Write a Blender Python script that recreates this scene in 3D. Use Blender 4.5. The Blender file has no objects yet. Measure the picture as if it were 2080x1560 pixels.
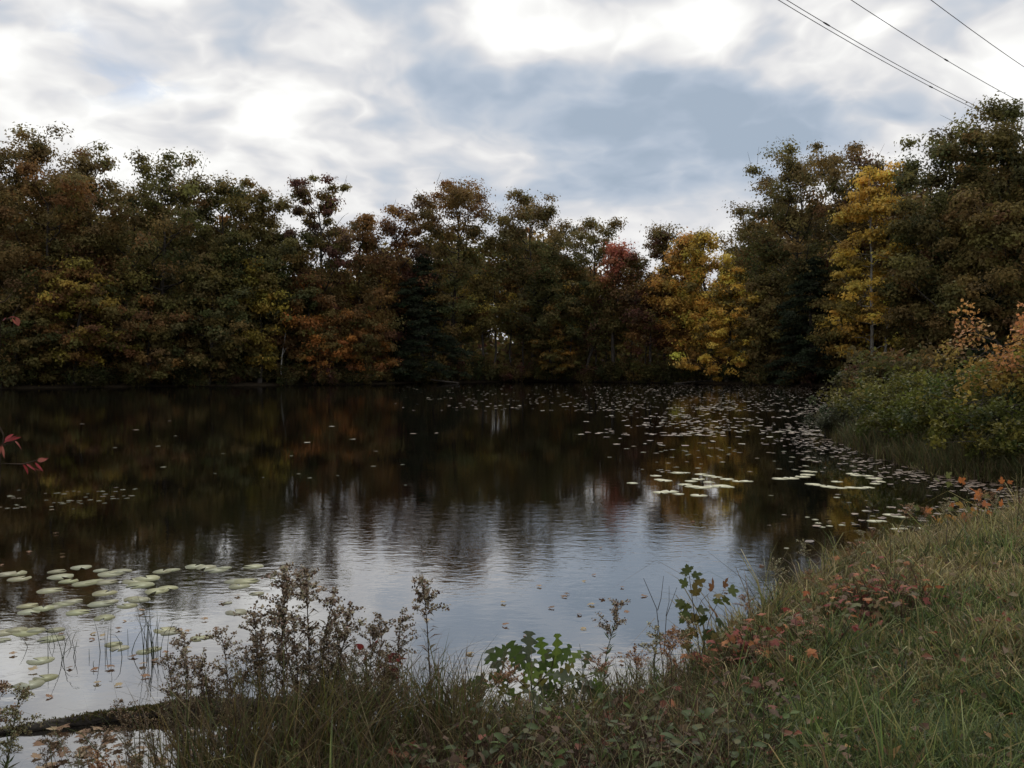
import bpy, math, random
import numpy as np
from mathutils import Vector, Matrix, Euler

random.seed(7)
RNG = np.random.default_rng(11)
scene = bpy.context.scene
COL = scene.collection

# ------------------------------------------------------------------ camera
EYE = 2.0                                   # metres above the pond surface
FPX = 1798.0                                # focal length in photo pixels (2080 wide)
PITCH = math.atan(45 / FPX)
cam_d = bpy.data.cameras.new("camera")
cam_d.sensor_width = 36
cam_d.angle = 2 * math.atan(1040 / FPX)
cam_d.clip_start = 0.05
cam_d.clip_end = 3000
cam = bpy.data.objects.new("camera", cam_d)
cam.location = (0, 0, EYE)
cam.rotation_euler = (math.pi / 2 - PITCH, 0, 0)
COL.objects.link(cam)
scene.camera = cam

# ------------------------------------------------------------------ exposure
scene.view_settings.view_transform = 'Standard'
scene.view_settings.look = 'None'
scene.view_settings.exposure = 0.18
scene.view_settings.gamma = 1.0
scene.view_settings.use_curve_mapping = False
scene.cycles.use_denoising = True
scene.cycles.denoising_prefilter = 'ACCURATE'
scene.cycles.max_bounces = 5
scene.cycles.adaptive_threshold = 0.02
scene.cycles.diffuse_bounces = 2
scene.cycles.glossy_bounces = 3
scene.cycles.transmission_bounces = 3
scene.cycles.transparent_max_bounces = 6
scene.cycles.caustics_reflective = False
scene.cycles.caustics_refractive = False
scene.cycles.sample_clamp_indirect = 4

SUN_EL = math.radians(47)
SUN_AZ = math.radians(10)                   # to the right of straight ahead (+Y)


def pix_dir(px, py):
    cx = (px - 1040) / FPX
    cy = (780 - py) / FPX
    c, s = math.cos(PITCH), math.sin(PITCH)
    return Vector((cx, c + cy * s, -s + cy * c))


def at_z(px, py, z=0.0):
    d = pix_dir(px, py)
    t = (z - EYE) / d.z
    return Vector((d.x * t, d.y * t, z))


def at_d(px, py, D):
    d = pix_dir(px, py)
    t = D / d.y
    return Vector((d.x * t, D, EYE + d.z * t))


# ------------------------------------------------------------------ node helper
class NT:
    def __init__(self, tree):
        self.t = tree

    def n(self, kind, **kw):
        nd = self.t.nodes.new(kind)
        for k, v in kw.items():
            setattr(nd, k, v)
        return nd

    def link(self, a, b):
        self.t.links.new(a, b)

    def put(self, sock, v):
        if hasattr(v, 'is_linked') or isinstance(v, bpy.types.NodeSocket):
            self.link(v, sock)
        else:
            sock.default_value = v

    def math(self, op, a, b=0.0, c=None, clamp=False):
        nd = self.n('ShaderNodeMath', operation=op)
        nd.use_clamp = clamp
        self.put(nd.inputs[0], a)
        self.put(nd.inputs[1], b)
        if c is not None:
            self.put(nd.inputs[2], c)
        return nd.outputs[0]

    def vmath(self, op, a, b=(0, 0, 0)):
        nd = self.n('ShaderNodeVectorMath', operation=op)
        self.put(nd.inputs[0], a)
        self.put(nd.inputs[1], b)
        return nd.outputs['Value'] if op == 'DOT_PRODUCT' else nd.outputs[0]

    def noise(self, vec, scale, detail=4.0, rough=0.55, dist=0.0, dims='3D'):
        nd = self.n('ShaderNodeTexNoise', noise_dimensions=dims)
        self.put(nd.inputs['Vector'], vec)
        nd.inputs['Scale'].default_value = scale
        nd.inputs['Detail'].default_value = detail
        nd.inputs['Roughness'].default_value = rough
        nd.inputs['Distortion'].default_value = dist
        return nd.outputs['Fac']

    def ramp(self, fac, stops, interp='LINEAR'):
        nd = self.n('ShaderNodeValToRGB')
        cr = nd.color_ramp
        cr.interpolation = interp
        while len(cr.elements) > 1:
            cr.elements.remove(cr.elements[-1])
        cr.elements[0].position = stops[0][0]
        cr.elements[0].color = tuple(stops[0][1]) + (1,)
        for p, c in stops[1:]:
            e = cr.elements.new(p)
            e.color = tuple(c) + (1,)
        self.put(nd.inputs[0], fac)
        return nd.outputs['Color']

    def mixc(self, fac, a, b, mode='MIX'):
        nd = self.n('ShaderNodeMix', data_type='RGBA', blend_type=mode)
        self.put(nd.inputs[0], fac)
        for s, v in ((nd.inputs[6], a), (nd.inputs[7], b)):
            if isinstance(v, tuple) and len(v) == 3:
                v = v + (1,)
            self.put(s, v)
        return nd.outputs[2]

    def smooth(self, x, lo, hi):
        nd = self.n('ShaderNodeMapRange', interpolation_type='SMOOTHSTEP')
        self.put(nd.inputs[0], x)
        nd.inputs[1].default_value = lo
        nd.inputs[2].default_value = hi
        return nd.outputs[0]


# ------------------------------------------------------------------ world: clouded sky
world = bpy.data.worlds.new("World")
scene.world = world
world.use_nodes = True
world.cycles.sampling_method = 'NONE'
wt = NT(world.node_tree)
world.node_tree.nodes.clear()
w_out = wt.n('ShaderNodeOutputWorld')
sky = wt.n('ShaderNodeTexSky', sky_type='NISHITA')
sky.sun_disc = False
sky.sun_elevation = SUN_EL
sky.sun_rotation = SUN_AZ
sky.air_density = 1.0
sky.dust_density = 1.5
bg_sky = wt.n('ShaderNodeBackground')
wt.link(sky.outputs[0], bg_sky.inputs['Color'])
bg_sky.inputs['Strength'].default_value = 0.10

KZ = 0.30                                   # softens the cloud plane towards the horizon


def cloud_xy(px, py):
    d = pix_dir(px, py).normalized()
    z = max(d.z, 0) + KZ
    return d.x / z, d.y / z


tc = wt.n('ShaderNodeTexCoord')
sep = wt.n('ShaderNodeSeparateXYZ')
wt.link(tc.outputs['Generated'], sep.inputs[0])
zz = wt.math('ADD', wt.math('MAXIMUM', sep.outputs['Z'], 0.0), KZ)
cu = wt.math('DIVIDE', sep.outputs['X'], zz)
cv = wt.math('DIVIDE', sep.outputs['Y'], zz)
comb = wt.n('ShaderNodeCombineXYZ')
wt.link(cu, comb.inputs[0])
wt.link(cv, comb.inputs[1])
cp = comb.outputs[0]
# turbulent warp so that cloud edges are ragged
wn = wt.n('ShaderNodeTexNoise', noise_dimensions='3D')
wt.link(cp, wn.inputs['Vector'])
wn.inputs['Scale'].default_value = 2.2
wn.inputs['Detail'].default_value = 3
wn.inputs['Roughness'].default_value = 0.6
warp = wt.vmath('SUBTRACT', wn.outputs['Color'], (0.5, 0.5, 0.5))
wsc = wt.n('ShaderNodeVectorMath', operation='SCALE')
wt.link(warp, wsc.inputs[0])
wsc.inputs['Scale'].default_value = 0.26
cpw = wt.vmath('ADD', cp, wsc.outputs[0])

hi = wt.math('ADD', 0.42, wt.math('MULTIPLY', wt.smooth(sep.outputs['Z'], 0.06, 0.36), 0.58))
n_big = wt.noise(cpw, 0.9, 3, 0.5, 0.0)
n_mid = wt.noise(wt.vmath('ADD', cpw, (7.3, 2.1, 0)), 4.2, 3, 0.5, 0.0)
n_small = wt.noise(wt.vmath('ADD', cpw, (1.3, 5.1, 0)), 12.0, 3, 0.5, 0.0)
dens = wt.math('ADD', 0.475, wt.math('MULTIPLY', wt.math('SUBTRACT', n_big, 0.5), 0.85))
dens = wt.math('ADD', dens, wt.math('MULTIPLY', wt.math('SUBTRACT', n_mid, 0.5), wt.math('MULTIPLY', hi, 1.05)))

vor = wt.n('ShaderNodeTexVoronoi', feature='SMOOTH_F1')
wt.link(cpw, vor.inputs['Vector'])
vor.inputs['Scale'].default_value = 6.5
vor.inputs['Smoothness'].default_value = 0.25
vor.inputs['Randomness'].default_value = 1.0
dens = wt.math('ADD', dens, wt.math('MULTIPLY', wt.math('SUBTRACT', vor.outputs['Distance'], 0.42), wt.math('MULTIPLY', hi, -0.42)))
n_bil = wt.math('ABSOLUTE', wt.math('SUBTRACT', wt.math('MULTIPLY', wt.noise(wt.vmath('ADD', cpw, (2.2, 8.4, 0)), 6.0, 3, 0.5), 2.0), 1.0))
dens = wt.math('ADD', dens, wt.math('MULTIPLY', wt.math('SUBTRACT', n_bil, 0.2), wt.math('MULTIPLY', hi, 0.55)))
dens = wt.math('ADD', dens, wt.math('MULTIPLY', wt.math('SUBTRACT', n_small, 0.5), wt.math('MULTIPLY', hi, 0.50)))
# cloud banks and gaps, placed on the cloud layer
BANKS = [
    (1250, 350, 300, 70, 0.22), (1600, 330, 200, 90, 0.24), (1750, 230, 200, 60, 0.14),
    # px, py, half width, half height, amount
    (990, 90, 60, 38, -0.42), (1100, 85, 60, 30, -0.30), (1290, 62, 130, 30, -0.42), (1420, 75, 70, 60, -0.40),
    (1060, 20, 120, 22, -0.25), (1800, 85, 50, 35, -0.35), (2070, 150, 90, 50, -0.40), (1600, 10, 60, 25, -0.2),
    (1220, 18, 90, 20, 0.42), (930, 165, 150, 45, 0.42), (1180, 205, 190, 60, 0.36), (1350, 125, 60, 30, 0.16),
    (1470, 215, 200, 70, 0.42), (1600, 260, 160, 60, 0.30), (1340, 300, 200, 55, 0.34), (1620, 70, 90, 40, 0.28),
    (1250, 375, 170, 45, 0.22), (1480, 390, 130, 40, 0.10), (1740, 180, 120, 30, -0.10), (1960, 60, 90, 60, 0.18),
    (700, 40, 240, 60, 0.16), (460, 130, 90, 32, 0.26), (420, 238, 60, 26, 0.28), (250, 60, 160, 50, 0.08),
    (120, 280, 200, 60, -0.08), (600, 230, 150, 55, -0.16), (760, 250, 70, 26, 0.18), (1010, 300, 60, 26, -0.18),
    (430, 330, 160, 50, -0.05), (860, 320, 120, 40, -0.06), (1000, 410, 200, 25, 0.04), (60, 140, 90, 60, -0.1),
]
for (px, py, hw, hh, amt) in BANKS:
    x0, y0 = cloud_xy(px, py)
    xa, _ = cloud_xy(px + hw, py)
    _, ya = cloud_xy(px, py - hh)
    _, yb = cloud_xy(px, py + hh)
    sx = abs(xa - x0)
    sy = max(abs(yb - ya) / 2, 0.05)
    dlt = wt.vmath('SUBTRACT', cpw, (x0, y0, 0))
    # lean with the viewing ray so that the bank runs away from the viewer
    dlt = wt.vmath('MULTIPLY', dlt, (1 / sx, 1 / sy, 0))
    r2 = wt.vmath('DOT_PRODUCT', dlt, dlt)
    g = wt.math('POWER', 2.71828, wt.math('MULTIPLY', r2, -0.8))
    dens = wt.math('ADD', dens, wt.math('MULTIPLY', g, amt * (0.80 if amt > 0 else 0.95)))

cloud_col = wt.ramp(dens, [
    (0.00, (1.10, 1.10, 1.08)), (0.14, (0.93, 0.93, 0.91)), (0.30, (0.80, 0.795, 0.785)), (0.46, (0.645, 0.645, 0.665)),
    (0.62, (0.50, 0.545, 0.61)), (0.80, (0.40, 0.465, 0.56)), (1.00, (0.32, 0.39, 0.48))], 'B_SPLINE')
bg_cloud = wt.n('ShaderNodeBackground')
wt.link(cloud_col, bg_cloud.inputs['Color'])
bg_cloud.inputs['Strength'].default_value = 1.0
# blue shows through where the layer is torn
n_tear = wt.noise(wt.vmath('ADD', cpw, (3.7, 9.2, 0)), 6.0, 6, 0.62)
tear = 0.0
for (px, py, hw, hh) in ((130, 110, 110, 45), (300, 175, 90, 35), (60, 125, 60, 30)):
    x0, y0 = cloud_xy(px, py)
    xa, _ = cloud_xy(px + hw, py)
    _, ya = cloud_xy(px, py - hh)
    dlt = wt.vmath('MULTIPLY', wt.vmath('SUBTRACT', cpw, (x0, y0, 0)), (1 / abs(xa - x0), 1 / abs(ya - y0), 0))
    g = wt.math('POWER', 2.71828, wt.math('MULTIPLY', wt.vmath('DOT_PRODUCT', dlt, dlt), -0.8))
    tear = wt.math('ADD', tear, g)
tear_f = wt.math('MULTIPLY', wt.math('MULTIPLY', wt.smooth(n_tear, 0.46, 0.64), wt.math('MINIMUM', tear, 1.0)), 0.6)
mixs = wt.n('ShaderNodeMixShader')
wt.link(tear_f, mixs.inputs[0])
wt.link(bg_cloud.outputs[0], mixs.inputs[1])
wt.link(bg_sky.outputs[0], mixs.inputs[2])
wt.link(mixs.outputs[0], w_out.inputs['Surface'])

# ------------------------------------------------------------------ sun behind cloud
sun_d = bpy.data.lights.new("sun", 'SUN')
sun_d.energy = 1.4
sun_d.angle = math.radians(25)
sun_d.color = (1.0, 0.95, 0.86)
sun = bpy.data.objects.new("sun", sun_d)
sv = Vector((math.sin(SUN_AZ) * math.cos(SUN_EL), math.cos(SUN_AZ) * math.cos(SUN_EL), math.sin(SUN_EL)))
sun.rotation_euler = sv.to_track_quat('Z', 'Y').to_euler()
sun.location = sv * 200
COL.objects.link(sun)


# ------------------------------------------------------------------ mesh building
class Geo:
    def __init__(self):
        self.v, self.q, self.t, self.c, self.n = [], [], [], [], 0

    def add(self, V, Q=None, T=None, C=None):
        V = np.asarray(V, np.float32)
        self.v.append(V)
        if Q is not None and len(Q):
            self.q.append(np.asarray(Q, np.int32) + self.n)
        if T is not None and len(T):
            self.t.append(np.asarray(T, np.int32) + self.n)
        if C is None:
            C = (0.5, 0.5, 0.5)
        C = np.asarray(C, np.float32)
        if C.ndim == 1:
            C = np.broadcast_to(C, (len(V), 3))
        self.c.append(C)
        self.n += len(V)

    def mesh(self, name, mat, smooth=False):
        V = np.concatenate(self.v)
        C = np.concatenate(self.c)
        Q = np.concatenate(self.q) if self.q else np.zeros((0, 4), np.int32)
        T = np.concatenate(self.t) if self.t else np.zeros((0, 3), np.int32)
        me = bpy.data.meshes.new(name)
        me.vertices.add(len(V))
        me.vertices.foreach_set('co', V.ravel())
        loops = np.concatenate([Q.ravel(), T.ravel()]).astype(np.int32)
        me.loops.add(len(loops))
        me.loops.foreach_set('vertex_index', loops)
        me.polygons.add(len(Q) + len(T))
        starts = np.concatenate([np.arange(len(Q)) * 4, len(Q) * 4 + np.arange(len(T)) * 3]).astype(np.int32)
        me.polygons.foreach_set('loop_start', starts)
        if smooth:
            me.polygons.foreach_set('use_smooth', np.ones(len(Q) + len(T), bool))
        me.update(calc_edges=True)
        a = me.color_attributes.new('Col', 'FLOAT_COLOR', 'POINT')
        rgba = np.ones((len(V), 4), np.float32)
        rgba[:, :3] = C
        a.data.foreach_set('color', rgba.ravel())
        me.materials.append(mat)
        return me

    def build(self, name, mat, parent=None, smooth=False):
        return link(name, self.mesh(name, mat, smooth), parent)


def link(name, me, parent=None, loc=None, rot=None, scale=None, color=None):
    o = bpy.data.objects.new(name, me)
    COL.objects.link(o)
    if parent is not None:
        o.parent = parent
    if loc is not None:
        o.location = loc
    if rot is not None:
        o.rotation_euler = rot
    if scale is not None:
        o.scale = (scale,) * 3 if not hasattr(scale, '__len__') else scale
    if color is not None:
        o.color = tuple(color) + (1,)
    return o


def fine(o):
    o['kind'] = 'stuff'
    return o


def tag(o, label, cat, group=None, kind=None):
    o['label'] = label
    if cat:
        o['category'] = cat
    if group:
        o['group'] = group
    if kind:
        o['kind'] = kind
    return o


def empty(name, loc, rz=0.0, scale=1.0):
    o = bpy.data.objects.new(name, None)
    o.empty_display_size = 0.1
    COL.objects.link(o)
    o.location = loc
    o.rotation_euler = (0, 0, rz)
    o.scale = (scale,) * 3
    return o


def norm(a):
    return a / np.maximum(np.linalg.norm(a, axis=-1, keepdims=True), 1e-9)


def tube(P, R, sides=5):
    P = np.asarray(P, float)
    R = np.asarray(R, float)
    n = len(P)
    T = np.gradient(P, axis=0)
    T = norm(T)
    ref = np.array([0.31, 0.17, 0.93]) if abs(T[:, 2]).mean() < 0.75 else np.array([0.95, 0.2, 0.1])
    A = norm(np.cross(T, ref))
    B = np.cross(T, A)
    th = np.arange(sides) * 2 * np.pi / sides
    ring = A[:, None, :] * np.cos(th)[None, :, None] + B[:, None, :] * np.sin(th)[None, :, None]
    V = (P[:, None, :] + ring * R[:, None, None]).reshape(-1, 3)
    i = np.arange(n - 1)[:, None] * sides
    j = np.arange(sides)[None, :]
    jn = (j + 1) % sides
    Q = np.stack([i + j, i + jn, i + sides + jn, i + sides + j], -1).reshape(-1, 4)
    return V, Q


def leaf_cards(P, D, N, L, W, C, fold=0.15):
    """One folded leaf (two triangles) for each row of P."""
    n = len(P)
    L = np.broadcast_to(np.asarray(L, float), (n,))[:, None]
    W = np.broadcast_to(np.asarray(W, float), (n,))[:, None]
    S = norm(np.cross(D, N))
    mid = P + D * L * 0.5
    V = np.stack([P, mid - S * W + N * W * fold, P + D * L, mid + S * W + N * W * fold], 1).reshape(-1, 3)
    b = np.arange(n)[:, None] * 4
    T = np.concatenate([b + [0, 2, 1], b + [0, 3, 2]], 0)
    C = np.repeat(np.broadcast_to(C, (n, 3)), 4, 0)
    return V, T, C


def leaf_tris(P, D, N, L, W, C):
    n = len(P)
    L = np.broadcast_to(np.asarray(L, float), (n,))[:, None]
    W = np.broadcast_to(np.asarray(W, float), (n,))[:, None]
    S = norm(np.cross(D, N))
    V = np.stack([P - S * W - D * L * 0.4, P + S * W - D * L * 0.3, P + D * L * 0.6], 1).reshape(-1, 3)
    T = np.arange(n)[:, None] * 3 + np.array([[0, 1, 2]])
    return V, T, np.repeat(np.broadcast_to(C, (n, 3)), 3, 0)


def rand_dirs(n, rng, up=0.0, spread=1.0):
    d = rng.normal(size=(n, 3)) * spread
    d[:, 2] += up
    return norm(d)


def pal(rng, n, cols, weights=None, jitter=0.2):
    cols = np.asarray(cols, float)
    k = rng.choice(len(cols), n, p=None if weights is None else np.asarray(weights, float) / np.sum(weights))
    c = cols[k] * (1 + rng.normal(size=(n, 1)) * jitter) * (1 + rng.normal(size=(n, 3)) * 0.06)
    return np.clip(c, 0.004, 0.8)


# ------------------------------------------------------------------ materials
def mat_new(name):
    m = bpy.data.materials.new(name)
    m.use_nodes = True
    m.node_tree.nodes.clear()
    return m, NT(m.node_tree)


def leaf_material(name, transl=0.35, rough=0.6, spec=0.2, noise_scale=30, noise_amt=0.35):
    m, t = mat_new(name)
    out = t.n('ShaderNodeOutputMaterial')
    at = t.n('ShaderNodeAttribute', attribute_name='Col')
    oi = t.n('ShaderNodeObjectInfo')
    geo = t.n('ShaderNodeNewGeometry')
    c = t.mixc(1.0, at.outputs['Color'], oi.outputs['Color'], 'MULTIPLY')
    nz = t.noise(geo.outputs['Position'], noise_scale, 3)
    f = t.math('ADD', 1 - noise_amt, t.math('MULTIPLY', nz, 2 * noise_amt))
    sc = t.n('ShaderNodeVectorMath', operation='SCALE')
    t.link(c, sc.inputs[0])
    t.link(f, sc.inputs['Scale'])
    c = sc.outputs[0]
    p = t.n('ShaderNodeBsdfPrincipled')
    t.link(c, p.inputs['Base Color'])
    p.inputs['Roughness'].default_value = rough
    p.inputs['Specular IOR Level'].default_value = spec
    tr = t.n('ShaderNodeBsdfTranslucent')
    t.link(c, tr.inputs['Color'])
    mx = t.n('ShaderNodeMixShader')
    mx.inputs[0].default_value = transl
    t.link(p.outputs[0], mx.inputs[1])
    t.link(tr.outputs[0], mx.inputs[2])
    t.link(mx.outputs[0], out.inputs['Surface'])
    return m


def solid_material(name, stops, scale, rough=0.9, bump=0.3, stretch=(1, 1, 1), spec=0.2, detail=6, bdist=0.02):
    m, t = mat_new(name)
    out = t.n('ShaderNodeOutputMaterial')
    tcn = t.n('ShaderNodeTexCoord')
    mp = t.vmath('MULTIPLY', tcn.outputs['Object'], stretch)
    nz = t.noise(mp, scale, detail, 0.65, 0.3)
    col = t.ramp(nz, stops)
    p = t.n('ShaderNodeBsdfPrincipled')
    t.link(col, p.inputs['Base Color'])
    p.inputs['Roughness'].default_value = rough
    p.inputs['Specular IOR Level'].default_value = spec
    b = t.n('ShaderNodeBump')
    b.inputs['Strength'].default_value = bump
    b.inputs['Distance'].default_value = bdist
    t.link(t.noise(mp, scale * 3, 5, 0.6), b.inputs['Height'])
    t.link(b.outputs[0], p.inputs['Normal'])
    t.link(p.outputs[0], out.inputs['Surface'])
    return m


M_TREE = leaf_material('tree_leaf', 0.48, 0.65, 0.12, 2.0, 0.25)
M_LEAF = leaf_material('plant_leaf', 0.35, 0.6, 0.14, 60, 0.30)
M_DRY = leaf_material('dry_plant', 0.40, 0.8, 0.10, 80, 0.35)
M_GRASS = leaf_material('grass_blade', 0.35, 0.6, 0.18, 5, 0.30)
M_FLOAT = leaf_material('floating_leaf', 0.0, 0.55, 0.3, 40, 0.25)
M_BARK = solid_material('bark', [(0.25, (0.030, 0.026, 0.022)), (0.55, (0.062, 0.053, 0.045)), (0.8, (0.11, 0.10, 0.09))], 2.2, 0.95, 0.6, (3, 3, 0.6), 0.1)
M_PALE = solid_material('pale_bark', [(0.3, (0.16, 0.15, 0.135)), (0.6, (0.32, 0.31, 0.28)), (0.8, (0.44, 0.43, 0.40))], 2.5, 0.9, 0.4, (3, 3, 0.8), 0.1)
M_LOG = solid_material('wet_log', [(0.3, (0.018, 0.014, 0.011)), (0.55, (0.048, 0.040, 0.033)), (0.8, (0.11, 0.10, 0.085))], 9, 0.8, 0.9, (0.5, 3, 3), 0.3)
M_WIRE = solid_material('cable', [(0.3, (0.02, 0.02, 0.022)), (0.7, (0.05, 0.05, 0.052))], 5, 0.6, 0.0)
M_SOIL = solid_material('soil', [(0.25, (0.018, 0.014, 0.010)), (0.5, (0.045, 0.035, 0.023)), (0.68, (0.075, 0.055, 0.034)), (0.85, (0.13, 0.085, 0.05))], 3.5, 1.0, 0.8, spec=0.05)


def pad_material():
    m, t = mat_new('lily_pad')
    out = t.n('ShaderNodeOutputMaterial')
    at = t.n('ShaderNodeAttribute', attribute_name='Col')
    oi = t.n('ShaderNodeObjectInfo')
    tcn = t.n('ShaderNodeTexCoord')
    c = t.mixc(1.0, at.outputs['Color'], oi.outputs['Color'], 'MULTIPLY')
    geo = t.n('ShaderNodeNewGeometry')
    nz = t.noise(geo.outputs['Position'], 14, 4, 0.6)
    c = t.mixc(t.smooth(nz, 0.60, 0.75), c, (0.20, 0.15, 0.075))
    p = t.n('ShaderNodeBsdfPrincipled')
    t.link(c, p.inputs['Base Color'])
    p.inputs['Roughness'].default_value = 0.45
    p.inputs['Specular IOR Level'].default_value = 0.35
    b = t.n('ShaderNodeBump')
    b.inputs['Strength'].default_value = 0.15
    b.inputs['Distance'].default_value = 0.004
    t.link(nz, b.inputs['Height'])
    t.link(b.outputs[0], p.inputs['Normal'])
    t.link(p.outputs[0], out.inputs['Surface'])
    return m


M_PAD = pad_material()


def water_material():
    m, t = mat_new('pond_water')
    out = t.n('ShaderNodeOutputMaterial')
    geo = t.n('ShaderNodeNewGeometry')
    pos = geo.outputs['Position']
    base = t.n('ShaderNodeBsdfDiffuse')
    base.inputs['Color'].default_value = (0.006, 0.005, 0.0035, 1)
    gl = t.n('ShaderNodeBsdfGlossy')
    gl.inputs['Roughness'].default_value = 0.02
    gl.inputs['Color'].default_value = (0.86, 0.86, 0.86, 1)
    fr = t.n('ShaderNodeFresnel')
    fr.inputs['IOR'].default_value = 1.33
    fac = t.math('MINIMUM', t.math('POWER', fr.outputs[0], 0.36), 0.60)
    mx = t.n('ShaderNodeMixShader')
    t.link(fac, mx.inputs[0])
    t.link(base.outputs[0], mx.inputs[1])
    t.link(gl.outputs[0], mx.inputs[2])
    # wind patches: rippled water in the middle of the pond, calmer elsewhere
    sl = t.vmath('MULTIPLY', pos, (0.45, 1.0, 0))
    wind = t.noise(sl, 0.16, 3, 0.5)
    sp = t.n('ShaderNodeSeparateXYZ')
    t.link(pos, sp.inputs[0])
    band = t.math('MULTIPLY', t.smooth(sp.outputs['Y'], 6.5, 9.0), t.math('SUBTRACT', 1.0, t.smooth(sp.outputs['Y'], 12.5, 20)))
    mid = t.math('MULTIPLY', t.smooth(sp.outputs['X'], -5.0, -2.0), t.math('SUBTRACT', 1.0, t.smooth(sp.outputs['X'], 1.2, 3.5)))
    gust = t.math('MULTIPLY', t.smooth(wind, 0.36, 0.60), t.math('ADD', t.math('MULTIPLY', t.math('MULTIPLY', band, mid), 0.10), 0.008))
    near = t.math('MULTIPLY', t.math('SUBTRACT', 1.0, t.smooth(sp.outputs['Y'], 6.5, 11)), 0.035)
    mask = t.math('ADD', t.math('ADD', t.math('ADD', 0.016, near), gust), t.math('MULTIPLY', t.smooth(sp.outputs['Y'], 16, 40), 0.035))
    st = t.vmath('MULTIPLY', pos, (0.75, 1.25, 0))
    h1 = t.noise(st, 12.0, 3, 0.55, 0.4)
    h2 = t.noise(t.vmath('MULTIPLY', pos, (0.8, 1.3, 0)), 4.6, 2, 0.5, 0.3)
    h = t.math('ADD', t.math('MULTIPLY', h1, 0.010), t.math('MULTIPLY', h2, 0.016))
    h = t.math('MULTIPLY', h, mask)
    b = t.n('ShaderNodeBump')
    b.inputs['Strength'].default_value = 1.0
    b.inputs['Distance'].default_value = 1.0
    t.link(h, b.inputs['Height'])
    t.link(b.outputs[0], gl.inputs['Normal'])
    t.link(b.outputs[0], fr.inputs['Normal'])
    t.link(mx.outputs[0], out.inputs['Surface'])
    return m


M_WATER = water_material()

# ------------------------------------------------------------------ shoreline and ground
SHORE = [(-60, 20), (-40, 3), (-14, 0.2), (-5, 1.2), (-2.6, 2.4), (-1.75, 3.2), (-1.15, 4.0), (-0.5, 4.5), (0.35, 4.75), (0.9, 5.15),
         (1.4, 6.0), (2.0, 6.9), (2.9, 8.2), (4.0, 9.4), (5.4, 10.6), (7.2, 12.2), (8.6, 13.4), (8.2, 14.4), (7.5, 15.6), (7.6, 18.5),
         (8.0, 21.5), (8.7, 24.5), (9.8, 27), (12, 31), (15, 39), (20, 50), (25, 60), (27.5, 66), (26, 72), (22, 77), (16, 83), (8, 88), (0, 88),
         (-6, 85), (-12, 80), (-20, 75), (-30, 70), (-38, 65), (-46, 60), (-56, 48)]
SH = np.array(SHORE, float)


def shore_sd(x, y):
    """Signed distance to the shoreline: positive on land."""
    x = np.atleast_1d(np.asarray(x, float))
    y = np.atleast_1d(np.asarray(y, float))
    best = np.full(x.shape, 1e9)
    inside = np.zeros(x.shape, bool)
    for k in range(len(SH)):
        a, b = SH[k], SH[(k + 1) % len(SH)]
        d = b - a
        tt = np.clip(((x - a[0]) * d[0] + (y - a[1]) * d[1]) / (d @ d), 0, 1)
        best = np.minimum(best, np.hypot(x - a[0] - tt * d[0], y - a[1] - tt * d[1]))
        cond = (a[1] > y) != (b[1] > y)
        if abs(d[1]) > 1e-9:
            xi = a[0] + (y - a[1]) * d[0] / d[1]
            inside ^= cond & (x < xi)
    return np.where(inside, -best, best)


def ground_z(x, y):
    x = np.atleast_1d(np.asarray(x, float))
    y = np.atleast_1d(np.asarray(y, float))
    s = shore_sd(x, y)
    land = 0.50 * (1 - np.exp(-np.maximum(s, 0) / 1.5)) + np.clip(s - 6, 0, 60) * 0.018
    land += 0.03 * np.sin(x * 2.1 + 1.3 * np.sin(y * 1.4)) * np.clip(s, 0, 1) + 0.02 * np.sin(y * 3.7 + x) * np.clip(s, 0, 1)
    bed = np.maximum(s, -8) * 0.22
    return np.where(s >= 0, land, bed)


def gz(x, y):
    return float(ground_z(x, y)[0])


def stretch_axis(lo, near_lo, near_hi, hi, step):
    near = np.arange(near_lo, near_hi + 1e-6, step)
    out, p, s = [], near_hi, step
    while p < hi:
        s *= 1.12
        p += s
        out.append(p)
    inn, p, s = [], near_lo, step
    while p > lo:
        s *= 1.12
        p -= s
        inn.append(p)
    return np.array(inn[::-1] + list(near) + out)


gx = stretch_axis(-900, -8, 16, 900, 0.3)
gy = stretch_axis(-300, 1, 30, 1500, 0.3)
GX, GY = np.meshgrid(gx, gy)
gzv = ground_z(GX.ravel(), GY.ravel())
g = Geo()
nx, ny = len(gx), len(gy)
ii = np.arange(ny - 1)[:, None] * nx + np.arange(nx - 1)[None, :]
Q = np.stack([ii, ii + 1, ii + nx + 1, ii + nx], -1).reshape(-1, 4)
g.add(np.stack([GX.ravel(), GY.ravel(), gzv], 1), Q)
o = g.build('ground', M_SOIL, smooth=True)
tag(o, 'leaf-strewn earth of the bank and forest floor', None, kind='structure')

g = Geo()
wx = np.array([-70, -30, -10, 0, 10, 30, 40.0])
wy = np.array([0.5, 5, 12, 25, 50, 95.0])
WX, WY = np.meshgrid(wx, wy)
ii = np.arange(5)[:, None] * 7 + np.arange(6)[None, :]
g.add(np.stack([WX.ravel(), WY.ravel(), 0 * WX.ravel()], 1), np.stack([ii, ii + 1, ii + 8, ii + 7], -1).reshape(-1, 4))
o = g.build('pond_water', M_WATER)
tag(o, 'dark rippled pond water mirroring sky and trees', None, kind='structure')


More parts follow.
